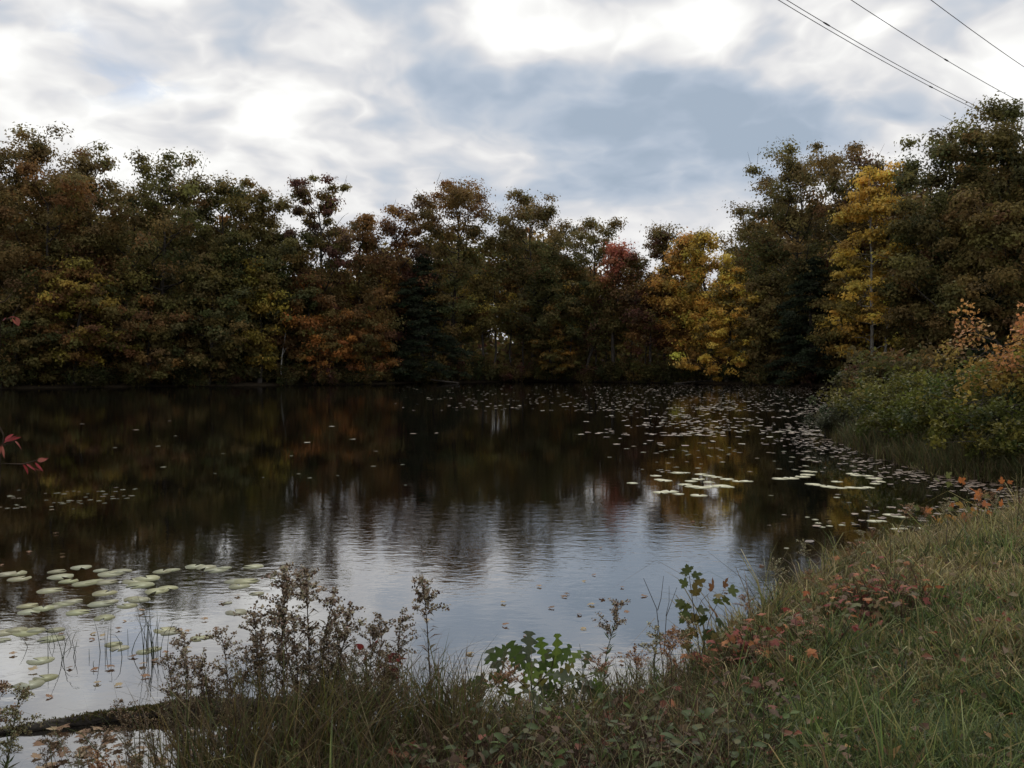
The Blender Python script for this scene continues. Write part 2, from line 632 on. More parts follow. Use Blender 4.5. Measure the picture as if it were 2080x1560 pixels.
# ------------------------------------------------------------------ trees
def make_tree_geo(seed, H, R, base=0.25, n_limb=16, style='oak', leaf=0.205, n_leaf=9000, cols=None, wts=None,
                  top_cols=None, trunk_r=None, lean=(0, 0), sparse=0.0, flat=0.6, clump=0.88, peak=0.45, bare_top=0.0, forks=0):
    """Trunk+limbs geometry and leaf geometry of one tree of height H and crown radius R, standing at the origin."""
    rng = np.random.default_rng(seed)
    wood, crown = Geo(), Geo()
    r0 = trunk_r or (0.012 * H + 0.05)
    nt = 9
    tt = np.linspace(0, 1, nt)
    wob = np.cumsum(rng.normal(size=(nt, 2)) * 0.012 * H, 0)
    wob -= wob[0]
    P = np.zeros((nt, 3))
    P[:, 2] = tt * H * {'oak': 0.84, 'maple': 0.93, 'cone': 0.99}[style]
    P[:, :2] = wob * 0.8 + np.outer(tt ** 1.2, np.array(lean) * H)
    Rr = r0 * (1 - 0.88 * tt) + 0.01
    Rr[0] *= 1.35
    V, Q = tube(P, Rr, 7)
    wood.add(V, Q)

    def on_trunk(f):
        k = f * (nt - 1)
        a = int(min(k, nt - 2))
        return P[a] + (P[a + 1] - P[a]) * (k - a)

    def profile(f):
        # crown radius at relative crown height f (0 bottom .. 1 top)
        if style == 'cone':
            return R * (1 - f) ** 0.85 * (0.9 + 0.1 * np.sin(f * 40)) + 0.15
        if style == 'maple':
            return R * max(0.18, (1 - abs(f - peak) / (1 - peak if f > peak else peak + 0.25)) ** 0.7)
        return R * max(0.25, math.sqrt(max(0.0, 1 - ((f - peak) / (1.05 - peak if f > peak else peak + 0.12)) ** 2)))

    tips, tipr = [], []
    ga = rng.uniform(0, 6.28)
    ztop = P[-1, 2]
    zc0 = base * H
    for k in range(n_limb):
        fc = (k + rng.uniform(0.05, 0.95)) / n_limb
        f = fc
        az = ga + k * 2.4 + rng.normal() * 0.35
        ln = profile(fc) * rng.uniform(0.55, 1.18) * (0.92 + 0.2 * math.sin(az * 2 + fc * 7 + seed))
        ze = zc0 + fc * (H - zc0) * rng.uniform(0.95, 1.0)
        if style == 'oak':
            zs = ze - ln * rng.uniform(0.35, 0.8) - 0.06 * H
        elif style == 'maple':
            zs = ze - ln * rng.uniform(0.1, 0.45)
        else:
            zs = ze + 0.15 * ln
        zs = min(max(zs, zc0 * 0.8), ztop * 0.985)
        start = on_trunk(zs / ztop * 0.999)
        rise = ze - start[2]
        dirh = np.array([math.cos(az), math.sin(az), 0])
        side = np.array([-dirh[1], dirh[0], 0])
        s = np.linspace(0, 1, 6)
        bend = rng.normal() * 0.18 * ln
        LP = start + np.outer(s, dirh * ln) + np.outer(s ** (1.6 if style == 'oak' else 1.2), [0, 0, rise]) + np.outer(np.sin(s * np.pi), side * bend)
        LP[1:-1] += rng.normal(size=(4, 3)) * 0.03 * ln
        rl = max(0.02, r0 * 0.45 * (1 - 0.6 * f) * (0.5 if style != 'oak' else 1))
        V, Q = tube(LP, rl * (1 - 0.8 * s) + 0.008, 4)
        wood.add(V, Q)
        nsub = max(3, int(3 + ln * 1.1)) if style != 'cone' else max(3, int(3 + ln * 2))
        for j in range(nsub):
            u = rng.uniform(0.28, 1.0) if j else 1.0
            kk = u * 5
            a = int(min(kk, 4))
            sp = LP[a] + (LP[a + 1] - LP[a]) * (kk - a)
            if style == 'cone':
                d = dirh * rng.uniform(0.2, 1) + side * rng.normal() * 0.7 + np.array([0, 0, -0.12])
                L2 = ln * rng.uniform(0.15, 0.35)
            else:
                d = dirh * rng.uniform(-0.1, 1.0) + side * rng.normal() * 0.8 + np.array([0, 0, rng.uniform(0.0, 0.9) if style == 'oak' else rng.uniform(-0.1, 0.45)])
                L2 = (0.18 + 0.30 * rng.uniform()) * max(ln, 1.2)
            d = d / (np.linalg.norm(d) + 1e-6)
            s2 = np.linspace(0, 1, 4)
            SP = sp + np.outer(s2, d * L2)
            SP[1:] += rng.normal(size=(3, 3)) * 0.05 * L2
            V, Q = tube(SP, (rl * 0.30) * (1 - 0.75 * s2) + 0.006, 3)
            wood.add(V, Q)
            if rng.uniform() < sparse:
                continue
            tips.append(SP[-1])
            tipr.append(1.0)
            if rng.uniform() < 0.55:
                tips.append(SP[2])
                tipr.append(0.75)
    # leader twigs at the top
    for k in range(6):
        st = on_trunk(0.86 + 0.02 * k)
        d = np.array([np.clip(rng.normal() * 0.3, -.5, .5), np.clip(rng.normal() * 0.3, -.5, .5), 1.0])
        L2 = (H - st[2]) * rng.uniform(0.5, 1.0)
        SP = st + np.outer(np.linspace(0, 1, 4), d * L2)
        V, Q = tube(SP, np.array([0.035, 0.026, 0.016, 0.008]) * H / 18, 3)
        wood.add(V, Q)
        if rng.uniform() > bare_top:
            tips.append(SP[-1])
            tipr.append(0.9)
    for k in range(forks):                                # bare forked leaders standing out of the crown
        st = on_trunk(rng.uniform(0.62, 0.8))
        az = rng.uniform(0, 6.28)
        d = np.array([math.cos(az) * 0.35, math.sin(az) * 0.2, 1.0])
        L2 = H * rng.uniform(0.22, 0.34)
        SP = st + np.outer(np.linspace(0, 1, 6), d * L2) + rng.normal(size=(6, 3)) * 0.07
        V, Q = tube(SP, np.linspace(0.06, 0.012, 6), 4)
        wood.add(V, Q)
        for j in range(7):
            a = SP[rng.integers(2, 6)]
            d2 = np.array([rng.normal() * 0.7, rng.normal() * 0.7, 0.8])
            e = a + d2 * H * 0.05
            V, Q = tube(np.stack([a, (a + e) / 2 + rng.normal(size=3) * 0.05, e]), np.array([0.02, 0.014, 0.007]), 3)
            wood.add(V, Q)
            if rng.uniform() < 0.6:
                tips.append(e)
                tipr.append(0.6)
    tips = np.array(tips)
    tipr = np.array(tipr)
    tips[:, 2] = np.minimum(tips[:, 2], H - 0.25)
    nt_ = len(tips)
    # colour by clump
    if style != 'cone':
        zt = np.quantile(tips[:, 2], 0.6)
        for p in tips[tips[:, 2] > zt]:
            if rng.uniform() < 0.4:
                ax_ = np.array([P[-1, 0], P[-1, 1], H * 0.55])
                d = norm((p - ax_)[None, :])[0] + rng.normal(size=3) * 0.35
                e = p + d * rng.uniform(0.7, 1.7) * clump
                e[2] = min(e[2], H + 0.3)
                V, Q = tube(np.stack([p - d * 0.4, (p + e) / 2 + rng.normal(size=3) * 0.06, e]), np.array([0.022, 0.015, 0.008]), 3)
                wood.add(V, Q)
    ccol = pal(rng, nt_, cols, wts, 0.16)
    if top_cols is not None:
        z0, z1 = tips[:, 2].min(), tips[:, 2].max()
        fz = (tips[:, 2] - z0) / (z1 - z0 + 1e-6)
        w = np.clip((fz - 0.55) * 2.6 + rng.normal(size=nt_) * 0.25, 0, 1)[:, None]
        ccol = ccol * (1 - w) + pal(rng, nt_, top_cols, None, 0.18) * w
    per = rng.multinomial(n_leaf, tipr / tipr.sum())
    idx = np.repeat(np.arange(nt_), per)
    n = len(idx)
    rad = clump * tipr[idx] * (H / 18) ** 0.5 * rng.uniform(0.65, 1.35, nt_)[idx]
    off = np.clip(rng.normal(size=(n, 3)) * 0.54, -1.5, 1.5) * rad[:, None]
    off[:, 2] *= flat
    if style == 'cone':
        off[:, 2] -= 0.25 * np.hypot(off[:, 0], off[:, 1])
    LPt = tips[idx] + off
    N = norm(off / rad[:, None] * 0.9 + np.array([0, 0, 0.55]) + rng.normal(size=(n, 3)) * 0.42)
    Dr = rand_dirs(n, rng, up=-0.2)
    Dr = norm(Dr - N * np.sum(Dr * N, 1, keepdims=True))
    C = np.clip(ccol[idx] * (1 + rng.normal(size=(n, 1)) * 0.12), 0.004, 0.85)
    ls = leaf * rng.uniform(0.65, 1.3, n)
    V, T, C4 = leaf_tris(LPt, Dr, N, ls, ls * (0.48 if style != 'cone' else 0.25), C)
    crown.add(V, None, T, C4)
    return wood, crown


GREEN = [(0.118, 0.114, 0.042), (0.138, 0.124, 0.044), (0.096, 0.098, 0.040)]
OLIVE = [(0.195, 0.152, 0.052), (0.165, 0.138, 0.048), (0.215, 0.150, 0.052)]
BROWN = [(0.205, 0.142, 0.054), (0.180, 0.124, 0.050), (0.165, 0.132, 0.050)]
RUST = [(0.260, 0.140, 0.050), (0.185, 0.104, 0.046), (0.245, 0.138, 0.050)]
ORANGE = [(0.460, 0.200, 0.055), (0.400, 0.175, 0.052), (0.480, 0.250, 0.065)]
YELLOW = [(0.84, 0.53, 0.110), (0.78, 0.48, 0.100), (0.84, 0.56, 0.130), (0.72, 0.46, 0.10)]
YGREEN = [(0.380, 0.285, 0.060), (0.290, 0.240, 0.055), (0.480, 0.335, 0.070)]
RED = [(0.640, 0.220, 0.150), (0.660, 0.260, 0.165), (0.520, 0.180, 0.115)]
DARKGREEN = [(0.034, 0.044, 0.024), (0.042, 0.052, 0.028)]
MAROON = [(0.150, 0.070, 0.050), (0.125, 0.074, 0.048)]


def plant_tree(name, label, cat, group, px, py, D, Rpx, seed, wood_mat=None, dz=0.0, **kw):
    while True:
        top = at_d(px, py, D)
        x, y = top.x, top.y
        if shore_sd(x - kw.get('lean', (0, 0))[0] * top.z, y)[0] > (3.6 if kw.get('style', 'oak') == 'oak' else 0.9):
            break
        D += 0.5
    lean = kw.get('lean', (0, 0))
    zb = gz(x, y) - 0.12
    H = top.z - zb
    R = Rpx / FPX * D * (1.22 if kw.get('style', 'oak') == 'oak' else 1.15)
    x -= lean[0] * H
    kw['n_leaf'] = int(kw.get('n_leaf', 9000) * 3.3)
    kw['n_limb'] = int(kw.get('n_limb', 16) * 1.6)
    kw['base'] = kw.get('base', 0.25) * 0.7
    if kw.get('style') == 'maple':
        kw['flat'] = min(0.75, kw.get('flat', 0.6) * 1.6)
        kw['cols'] = list(kw['cols']) + [OLIVE[k_ % 3] for k_ in range(max(1, len(kw['cols']) // 4))]
    wood, crown = make_tree_geo(seed, H, R, **kw)
    r = empty(name, (x, y, zb))
    wood.build('trunk', wood_mat or M_BARK, r, smooth=True)
    crown.build('crown', M_TREE, r)
    tag(r, label, cat, group)
    return r


G_SHORE = 'trees along the far shore'
TREES = [
    # name, label, px, py(top), distance, half-width px, seed, options
    ('oak_tree', 'tall rusty olive oak at the left edge of the far shore', 30, 258, 74, 105, 1, dict(cols=OLIVE + BROWN, base=0.2, n_limb=20, n_leaf=15000, top_cols=BROWN)),
    ('oak_tree', 'broad brown oak in front of the tall one at the left edge', 90, 345, 71, 105, 2, dict(cols=BROWN + RUST + OLIVE, base=0.22, n_limb=18, n_leaf=12000)),
    ('oak_tree', 'thin topped oak whose bare forked limbs stand against the sky', 190, 290, 75, 62, 3, dict(cols=OLIVE + BROWN, base=0.3, n_limb=15, n_leaf=6500, sparse=0.30, forks=4, bare_top=0.6)),
    ('oak_tree', 'pointed olive oak right of the bare forked one', 335, 306, 73, 100, 4, dict(cols=OLIVE + GREEN + BROWN[:1], base=0.2, n_limb=20, n_leaf=13000, peak=0.35)),
    ('oak_tree', 'dark green oak on the left slope falling towards the centre gap', 450, 362, 76, 85, 5, dict(cols=GREEN + OLIVE, base=0.25, n_limb=18, n_leaf=11000)),
    ('oak_tree', 'round dark green oak beside the centre gap in the treeline', 528, 384, 78, 62, 6, dict(cols=GREEN, base=0.25, n_limb=16, n_leaf=8500, top_cols=OLIVE)),
    ('oak_tree', 'lone tall airy oak with clumped leaves in the treeline dip', 655, 362, 80, 62, 7, dict(cols=OLIVE + MAROON, base=0.45, n_limb=15, n_leaf=6500, sparse=0.22, peak=0.6, clump=0.65)),
    ('oak_tree', 'low green oak filling the foot of the treeline dip', 600, 470, 79, 70, 8, dict(cols=GREEN + OLIVE, base=0.25, n_leaf=8500)),
    ('oak_tree', 'orange brown oak right of the lone airy oak', 735, 445, 79, 78, 9, dict(cols=RUST + BROWN, base=0.25, n_limb=17, n_leaf=9500)),
    ('maple_tree', 'small reddish brown treetop behind the orange brown oak', 812, 420, 86, 55, 10, dict(cols=MAROON + RUST, base=0.35, n_leaf=5500, sparse=0.15)),
    ('oak_tree', 'tallest central oak with rusty top and open branches', 915, 366, 83, 92, 11, dict(cols=OLIVE + GREEN, base=0.3, n_limb=20, n_leaf=12500, top_cols=RUST, sparse=0.08)),
    ('oak_tree', 'dense dark dome shaped oak right of the tallest central oak', 1080, 392, 84, 92, 12, dict(cols=GREEN + BROWN[:1], base=0.35, n_limb=20, n_leaf=12500, top_cols=BROWN)),
    ('oak_tree', 'grey green oak with a thin middle right of the dark dome', 1195, 448, 86, 72, 13, dict(cols=GREEN + OLIVE[:1], base=0.4, n_limb=15, n_leaf=7000, sparse=0.18, top_cols=OLIVE)),
    ('red_maple', 'red and pink maple crown in the middle of the far shore', 1250, 492, 84, 40, 14, dict(style='maple', cols=RUST + BROWN + GREEN, base=0.45, n_limb=16, n_leaf=3600, flat=0.45, top_cols=RED, sparse=0.12)),
    ('oak_tree', 'dark brown oak with knobbly top beside the red maple', 1350, 452, 85, 62, 15, dict(cols=BROWN + MAROON + OLIVE[:1], base=0.35, n_leaf=7500, sparse=0.15)),
    ('maple_tree', 'slim orange gold maple left of the brightest yellow one', 1386, 478, 80, 54, 16, dict(style='maple', cols=[(0.56, 0.33, 0.085), (0.62, 0.36, 0.09), (0.48, 0.28, 0.075)], base=0.3, n_limb=22, n_leaf=6500, flat=0.4)),
    ('maple_tree', 'twiggy half bare yellow olive tree behind the bright maple', 1450, 462, 81, 48, 17, dict(style='maple', cols=YGREEN + YELLOW, base=0.35, n_limb=18, n_leaf=4200, sparse=0.3, flat=0.5, bare_top=1.0, forks=2)),
    ('maple_tree', 'brightest yellow maple with layered branches over the water', 1478, 538, 76, 96, 18, dict(style='maple', cols=YELLOW, base=0.12, n_limb=24, n_leaf=7500, flat=0.28, clump=0.75, peak=0.35)),
    ('oak_tree', 'big dark spreading oak left of the tall yellow tree', 1610, 300, 70, 118, 19, dict(cols=GREEN + BROWN, base=0.22, n_limb=22, n_leaf=17000, top_cols=BROWN, peak=0.55)),
    ('oak_tree', 'thin brown treetop showing over the tall yellow tree', 1775, 290, 76, 62, 20, dict(cols=BROWN + MAROON, base=0.4, n_leaf=6000, sparse=0.3)),
    ('birch_tree', 'tall narrow yellow birch with pale trunk near the cove end', 1785, 334, 66, 92, 21, dict(style='maple', cols=YGREEN + YELLOW[:2], base=0.10, n_limb=26, n_leaf=8500, flat=0.30, top_cols=YELLOW, peak=0.35, clump=0.7)),
    ('oak_tree', 'wide dark green oak right of the tall yellow birch', 1905, 268, 66, 105, 22, dict(cols=GREEN + OLIVE[:1], base=0.2, n_limb=20, n_leaf=14000)),
    ('oak_tree', 'tallest dark oak under the power cables at the right edge', 2035, 212, 63, 110, 23, dict(cols=GREEN + OLIVE, base=0.2, n_limb=22, n_leaf=16000)),
    ('oak_tree', 'brown oak in front of the tallest dark oak at the right edge', 2010, 400, 60, 110, 24, dict(cols=BROWN + OLIVE, base=0.25, n_limb=18, n_leaf=12500)),
    ('oak_tree', 'dark green oak half outside the right edge of the picture', 2190, 240, 60, 120, 25, dict(cols=GREEN + OLIVE, base=0.2, n_limb=20, n_leaf=13000)),
    ('oak_tree', 'dark brown oak half outside the left edge of the picture', -90, 300, 72, 110, 26, dict(cols=BROWN + OLIVE, base=0.2, n_limb=18, n_leaf=12000)),
    # lower trees and understorey
    ('maple_tree', 'yellow brown maple under the oaks at the left', 150, 530, 68, 92, 31, dict(style='maple', cols=YGREEN[:2] + RUST, base=0.25, n_limb=20, n_leaf=8000, flat=0.35)),
    ('maple_tree', 'low dark olive maple leaning over the water at the left edge', 30, 600, 65, 85, 32, dict(style='maple', cols=GREEN + OLIVE, base=0.15, n_limb=18, n_leaf=7000, flat=0.35)),
    ('maple_tree', 'rust tinged low maple over the left shoreline', 300, 600, 67, 95, 33, dict(style='maple', cols=OLIVE + RUST[:2], base=0.15, n_limb=20, n_leaf=8500, flat=0.35)),
    ('maple_tree', 'dark green low maple between rust maple and yellow green sapling', 420, 520, 70, 95, 34, dict(style='maple', cols=GREEN + OLIVE, base=0.15, n_limb=20, n_leaf=9000, flat=0.35)),
    ('maple_tree', 'narrow yellow green maple beside the white snag', 525, 528, 73, 46, 35, dict(style='maple', cols=YGREEN + OLIVE[:1], base=0.2, n_limb=18, n_leaf=5000, flat=0.35)),
    ('maple_tree', 'orange brown maple above and right of the white snag', 625, 560, 75, 62, 36, dict(style='maple', cols=RUST + ORANGE[:1], base=0.3, n_limb=18, n_leaf=5500, flat=0.35)),
    ('maple_tree', 'bright orange maple sapling low by the shore right of snag', 648, 640, 73, 50, 37, dict(style='maple', cols=ORANGE, base=0.1, n_limb=16, n_leaf=4000, flat=0.3)),
    ('maple_tree', 'orange and olive maple sapling left of the dark spruce', 742, 620, 75, 55, 38, dict(style='maple', cols=ORANGE[:2] + RUST + OLIVE, base=0.1, n_limb=16, n_leaf=4500, flat=0.35)),
    ('spruce_tree', 'dark conical spruce left of the tallest central oak', 858, 512, 79, 78, 39, dict(style='cone', cols=DARKGREEN, base=0.06, n_limb=60, n_leaf=12000, leaf=0.22, flat=0.35, clump=0.55)),
    ('maple_tree', 'olive maple with slim trunks right of the dark spruce', 985, 560, 82, 70, 40, dict(style='maple', cols=OLIVE + YGREEN[:1], base=0.6, n_limb=12, n_leaf=2300, flat=0.4)),
    ('maple_tree', 'green maple with an orange lower bough left of leaning trunk', 1120, 560, 82, 75, 41, dict(style='maple', cols=GREEN + GREEN + [(0.20, 0.13, 0.035)], base=0.5, n_limb=14, n_leaf=3200, flat=0.35)),
    ('maple_tree', 'low orange yellow maple bough over the water at the centre', 1128, 655, 79, 62, 42, dict(style='maple', cols=[(0.30, 0.17, 0.04), (0.24, 0.13, 0.035)] + OLIVE, base=0.2, n_limb=12, n_leaf=2600, flat=0.22)),
    ('leaning_tree', 'leaning dark tree reaching right under the red maple', 1262, 590, 83, 58, 43, dict(style='maple', cols=GREEN + MAROON, base=0.5, n_limb=12, n_leaf=2800, lean=(0.42, 0), sparse=0.2)),
    ('maple_tree', 'rust brown understorey maple below the dark brown oak', 1320, 575, 83, 72, 44, dict(style='maple', cols=RUST + MAROON, base=0.5, n_limb=14, n_leaf=3000, flat=0.4)),
    ('maple_tree', 'small gold sapling under the slim orange gold maple', 1395, 640, 80, 45, 45, dict(style='maple', cols=[(0.26, 0.15, 0.04)] + RUST, base=0.15, n_limb=14, n_leaf=3000, flat=0.35)),
    ('maple_tree', 'dull brown understorey tree below the big spreading oak', 1560, 560, 72, 60, 46, dict(style='maple', cols=BROWN + OLIVE, base=0.15, n_limb=16, n_leaf=5000, flat=0.4)),
    ('hemlock_tree', 'low black green hemlock left of the birch trunk', 1655, 520, 68, 85, 47, dict(style='cone', cols=DARKGREEN, base=0.06, n_limb=48, n_leaf=10000, leaf=0.22, flat=0.35, clump=0.55)),
    ('maple_tree', 'olive and orange low maple spreading around the birch trunk', 1725, 560, 70, 70, 48, dict(style='maple', cols=OLIVE + [(0.22, 0.13, 0.035)], base=0.22, n_limb=18, n_leaf=6000, flat=0.3)),
    ('maple_tree', 'dark brown maple right of the birch trunk', 1905, 470, 64, 85, 49, dict(style='maple', cols=BROWN + GREEN, base=0.25, n_limb=18, n_leaf=7500, flat=0.45)),
    ('hemlock_tree', 'dark hemlock behind the orange leaved bush at the right', 1990, 560, 60, 95, 50, dict(style='cone', cols=DARKGREEN, base=0.06, n_limb=44, n_leaf=9000, leaf=0.22, flat=0.35, clump=0.55)),
]
for (nm, lab, px, py, D, rp, sd, kw) in TREES:
    kw = dict(kw)
    wm = M_PALE if nm == 'birch_tree' else None
    if nm == 'birch_tree':
        kw['trunk_r'] = 0.17
    plant_tree(nm, lab, 'tree', G_SHORE, px, py, D, rp, sd, wm, **kw)
birch = [o for o in COL.objects if o.name.startswith('birch_tree')][0]
g = Geo()
V, Q = tube(np.array([[0.55, 0.1, 0], [0.62, 0.1, 1.5], [0.8, 0.1, 4], [1.2, 0.15, 8], [1.5, 0.2, 11]]), np.array([0.15, 0.13, 0.11, 0.07, 0.03]), 7)
g.add(V, Q)
g.build('trunk', M_PALE, birch, smooth=True)

# slim young trunks standing in the middle of the far wood
SLIM = [(880, 545, 88), (1008, 520, 90), (1040, 560, 92), (1065, 600, 87), (1160, 540, 91), (1210, 560, 93), (1228, 610, 88), (1285, 560, 90),
        (1312, 590, 87), (1412, 560, 88), (1530, 580, 82), (1580, 560, 78), (700, 560, 84), (770, 545, 85), (560, 560, 82), (470, 560, 78), (250, 560, 76), (205, 575, 74),
        (1840, 560, 70), (1862, 600, 68), (1890, 560, 71), (1920, 590, 69)]
slim_protos = []
for k in range(4):
    w_, c_ = make_tree_geo(200 + k, 12.0, 1.9, base=0.45, n_limb=12, style='maple', n_leaf=1500, cols=OLIVE + YGREEN[:1] + RUST[:1], flat=0.45, trunk_r=0.12, sparse=0.2)
    slim_protos.append((w_.mesh('slim_trunk', M_BARK, True), c_.mesh('slim_crown', M_TREE)))
for k, (px, py, D) in enumerate(SLIM):
    D -= 4.5 if 860 < px < 1450 else 2
    top = at_d(px, py, D)
    while shore_sd(top.x, top.y)[0] < 1.6:
        D += 0.5
        top = at_d(px, py, D)
    zb = gz(top.x, top.y) - 0.1
    r = empty('young_tree', (top.x, top.y, zb), random.uniform(0, 6.28), (top.z - zb) / 12.0)
    side = 'left part' if px < 600 else ('middle' if px < 1350 else 'right part')
    tag(r, f'slim dark trunked young tree inside the far wood, {side} of the shore', 'tree', f'slim young trees in the {side} of the far wood')
    tm, cm = slim_protos[k % 4]
    link('trunk', tm, r)
    cc = link('crown', cm, r)
    v = random.uniform(0.7, 1.25)
    cc.color = (v, v * random.uniform(0.8, 1.05), v * 0.9, 1)

# the wood behind the first rows, one mass
g = Geo()
rng = np.random.default_rng(77)
SKY_X = [-200, 0, 150, 350, 550, 620, 700, 800, 900, 1100, 1250, 1450, 1500, 1600, 1750, 1850, 2000, 2100, 2300]
SKY_Y = [300, 280, 310, 330, 400, 485, 490, 445, 405, 410, 490, 500, 420, 330, 340, 300, 240, 230, 240]
made = 0
while made < 230:
    a = rng.uniform(-0.66, 0.66)
    D = rng.uniform(62, 165)
    x, y = math.tan(a) * D, D
    sd_ = shore_sd(x, y)[0]
    if sd_ < 7 or sd_ > 75 or y < 55:
        continue
    made += 1
    zb = gz(x, y)
    sky_px = np.interp(1040 + FPX * x / y, SKY_X, SKY_Y) + rng.uniform(25, 120)
    H = at_d(1040, sky_px, D).z - zb
    V, Q = tube(np.array([[x, y, zb - 0.2], [x + rng.normal() * 0.2, y, zb + H * 0.5], [x + rng.normal() * 0.4, y, zb + H * 0.95]]), np.array([0.20, 0.15, 0.05]), 5)
    g.add(V, Q, None, (0.035, 0.028, 0.022))
    n = 1300
    nc = 36
    d = norm(rng.normal(size=(n, 3))) * rng.uniform(size=(n, 1)) ** 0.4
    cen = norm(rng.normal(size=(nc, 3))) * rng.uniform(0.35, 1.0, size=(nc, 1))
    Pp = cen[rng.integers(0, nc, n)] * np.array([3.4, 3.4, H * 0.42]) + d * np.array([1.3, 1.3, 0.9]) + np.array([x, y, zb + H * 0.55])
    N = rand_dirs(n, rng, 0.5, 0.6)
    Dr = rand_dirs(n, rng)
    Dr = norm(Dr - N * np.sum(Dr * N, 1, keepdims=True))
    base = pal(rng, 1, GREEN + OLIVE + BROWN + RUST[:1], None, 0.1)
    C = np.clip(base * (1 + rng.normal(size=(n, 1)) * 0.25), 0.004, 0.6)
    V, T, C4 = leaf_tris(Pp, Dr, N, rng.uniform(0.45, 0.8, n), 0.3, C)
    g.add(V, None, T, C4)
# saplings and brush on the forest floor
n = 95000
a = rng.uniform(-0.68, 0.68, n)
D = rng.uniform(58, 125, n)
x, y = np.tan(a) * D, D
sd_ = shore_sd(x, y)
hmax = 1.1 + 5.0 * np.clip((sd_ - 1.5) / 7, 0, 1) * (0.7 + 0.3 * np.sin(x * 0.9 + 2 * np.sin(y * 0.5)))
ok = (sd_ > 1.5) & (sd_ < 60)
x, y, hmax = x[ok], y[ok], hmax[ok]
n = len(x)
z = ground_z(x, y) + np.abs(hmax) * rng.uniform(size=n) ** 0.8
N = rand_dirs(n, rng, 0.5, 0.6)
Dr = rand_dirs(n, rng)
Dr = norm(Dr - N * np.sum(Dr * N, 1, keepdims=True))
V, T, C4 = leaf_tris(np.column_stack([x, y, z]), Dr, N, rng.uniform(0.45, 0.85, n), 0.32, pal(rng, n, GREEN + OLIVE + BROWN + MAROON, None, 0.2))
g.add(V, None, T, C4)
o = g.build('background_forest', M_TREE)
tag(o, 'dim mass of mixed autumn trees behind the shore trees', 'forest', kind='stuff')


# ------------------------------------------------------------------ shrubs
def make_shrub_geo(seed, w, d, h, n_leaf, leaf, cols, wts=None, ratio=0.35, stems=14, top_cols=None, upright=0.0, clumps=70, crad=0.22):
    rng = np.random.default_rng(seed)
    wood, crown = Geo(), Geo()
    tips = []
    for k in range(stems):
        a = rng.uniform(0, 6.28)
        b0 = np.array([math.cos(a) * w * 0.35 * rng.uniform(), math.sin(a) * d * 0.35 * rng.uniform(), 0])
        e = np.array([math.cos(a) * w * 0.5 * rng.uniform(0.3, 1), math.sin(a) * d * 0.5 * rng.uniform(0.3, 1), 0])
        rr = (e[0] / (w * 0.5)) ** 2 + (e[1] / (d * 0.5)) ** 2
        e[2] = h * (1 - 0.55 * rr) * rng.uniform(0.75, 1.08)
        s = np.linspace(0, 1, 5)[:, None]
        P = b0 + (e - b0) * np.concatenate([s ** 1.5, s ** 1.5, s ** 0.9], 1) + rng.normal(size=(5, 3)) * 0.02 * h
        P[0, 2] = -0.05
        V, Q = tube(P, np.linspace(0.014, 0.004, 5) * max(1, h / 1.5), 4)
        wood.add(V, Q)
        for j in range(max(3, clumps // stems)):
            u = rng.uniform(0.25, 1.0)
            i = min(3, int(u * 4))
            p = P[i] + (P[i + 1] - P[i]) * (u * 4 - i)
            q = p + rng.normal(size=3) * np.array([0.16 * w, 0.16 * d, 0.10 * h]) * 0.8
            q[2] = max(q[2], 0.05)
            V, Q = tube(np.stack([p, (p + q) / 2 + rng.normal(size=3) * 0.02, q]), np.array([0.006, 0.004, 0.002]) * max(1, h / 1.5), 3)
            wood.add(V, Q)
            tips.append(q)
    tips = np.array(tips)
    idx = rng.integers(0, len(tips), n_leaf)
    off = norm(rng.normal(size=(n_leaf, 3))) * rng.uniform(size=(n_leaf, 1)) ** 0.5 * crad * max(0.6, h / 1.5)
    P = tips[idx] + off
    P[:, 2] = np.maximum(P[:, 2], 0.02)
    N = rand_dirs(n_leaf, rng, 0.7, 0.6)
    Dr = rand_dirs(n_leaf, rng, upright)
    Dr = norm(Dr - N * np.sum(Dr * N, 1, keepdims=True))
    cc = pal(rng, len(tips), cols, wts, 0.15)
    if top_cols is not None:
        f = np.clip((tips[:, 2] / h - 0.45) * 2.5 + rng.normal(size=len(tips)) * 0.3, 0, 1)[:, None]
        cc = cc * (1 - f) + pal(rng, len(tips), top_cols, None, 0.15) * f
    C = np.clip(cc[idx] * (1 + rng.normal(size=(n_leaf, 1)) * 0.22), 0.004, 0.75)
    ls = leaf * rng.uniform(0.7, 1.3, n_leaf)
    V, T, C4 = leaf_cards(P, Dr, N, ls, ls * ratio, C, 0.2)
    crown.add(V, None, T, C4)
    return wood, crown


def plant_shrub(name, label, x, y, geo, group=None, cat='shrub', rz=0.0, scale=1.0, dz=0.0):
    r = empty(name, (x, y, gz(x, y) - 0.03 + dz), rz, scale)
    geo[0].build('stems', M_BARK, r, smooth=True)
    geo[1].build('foliage', M_LEAF, r)
    return tag(r, label, cat, group)


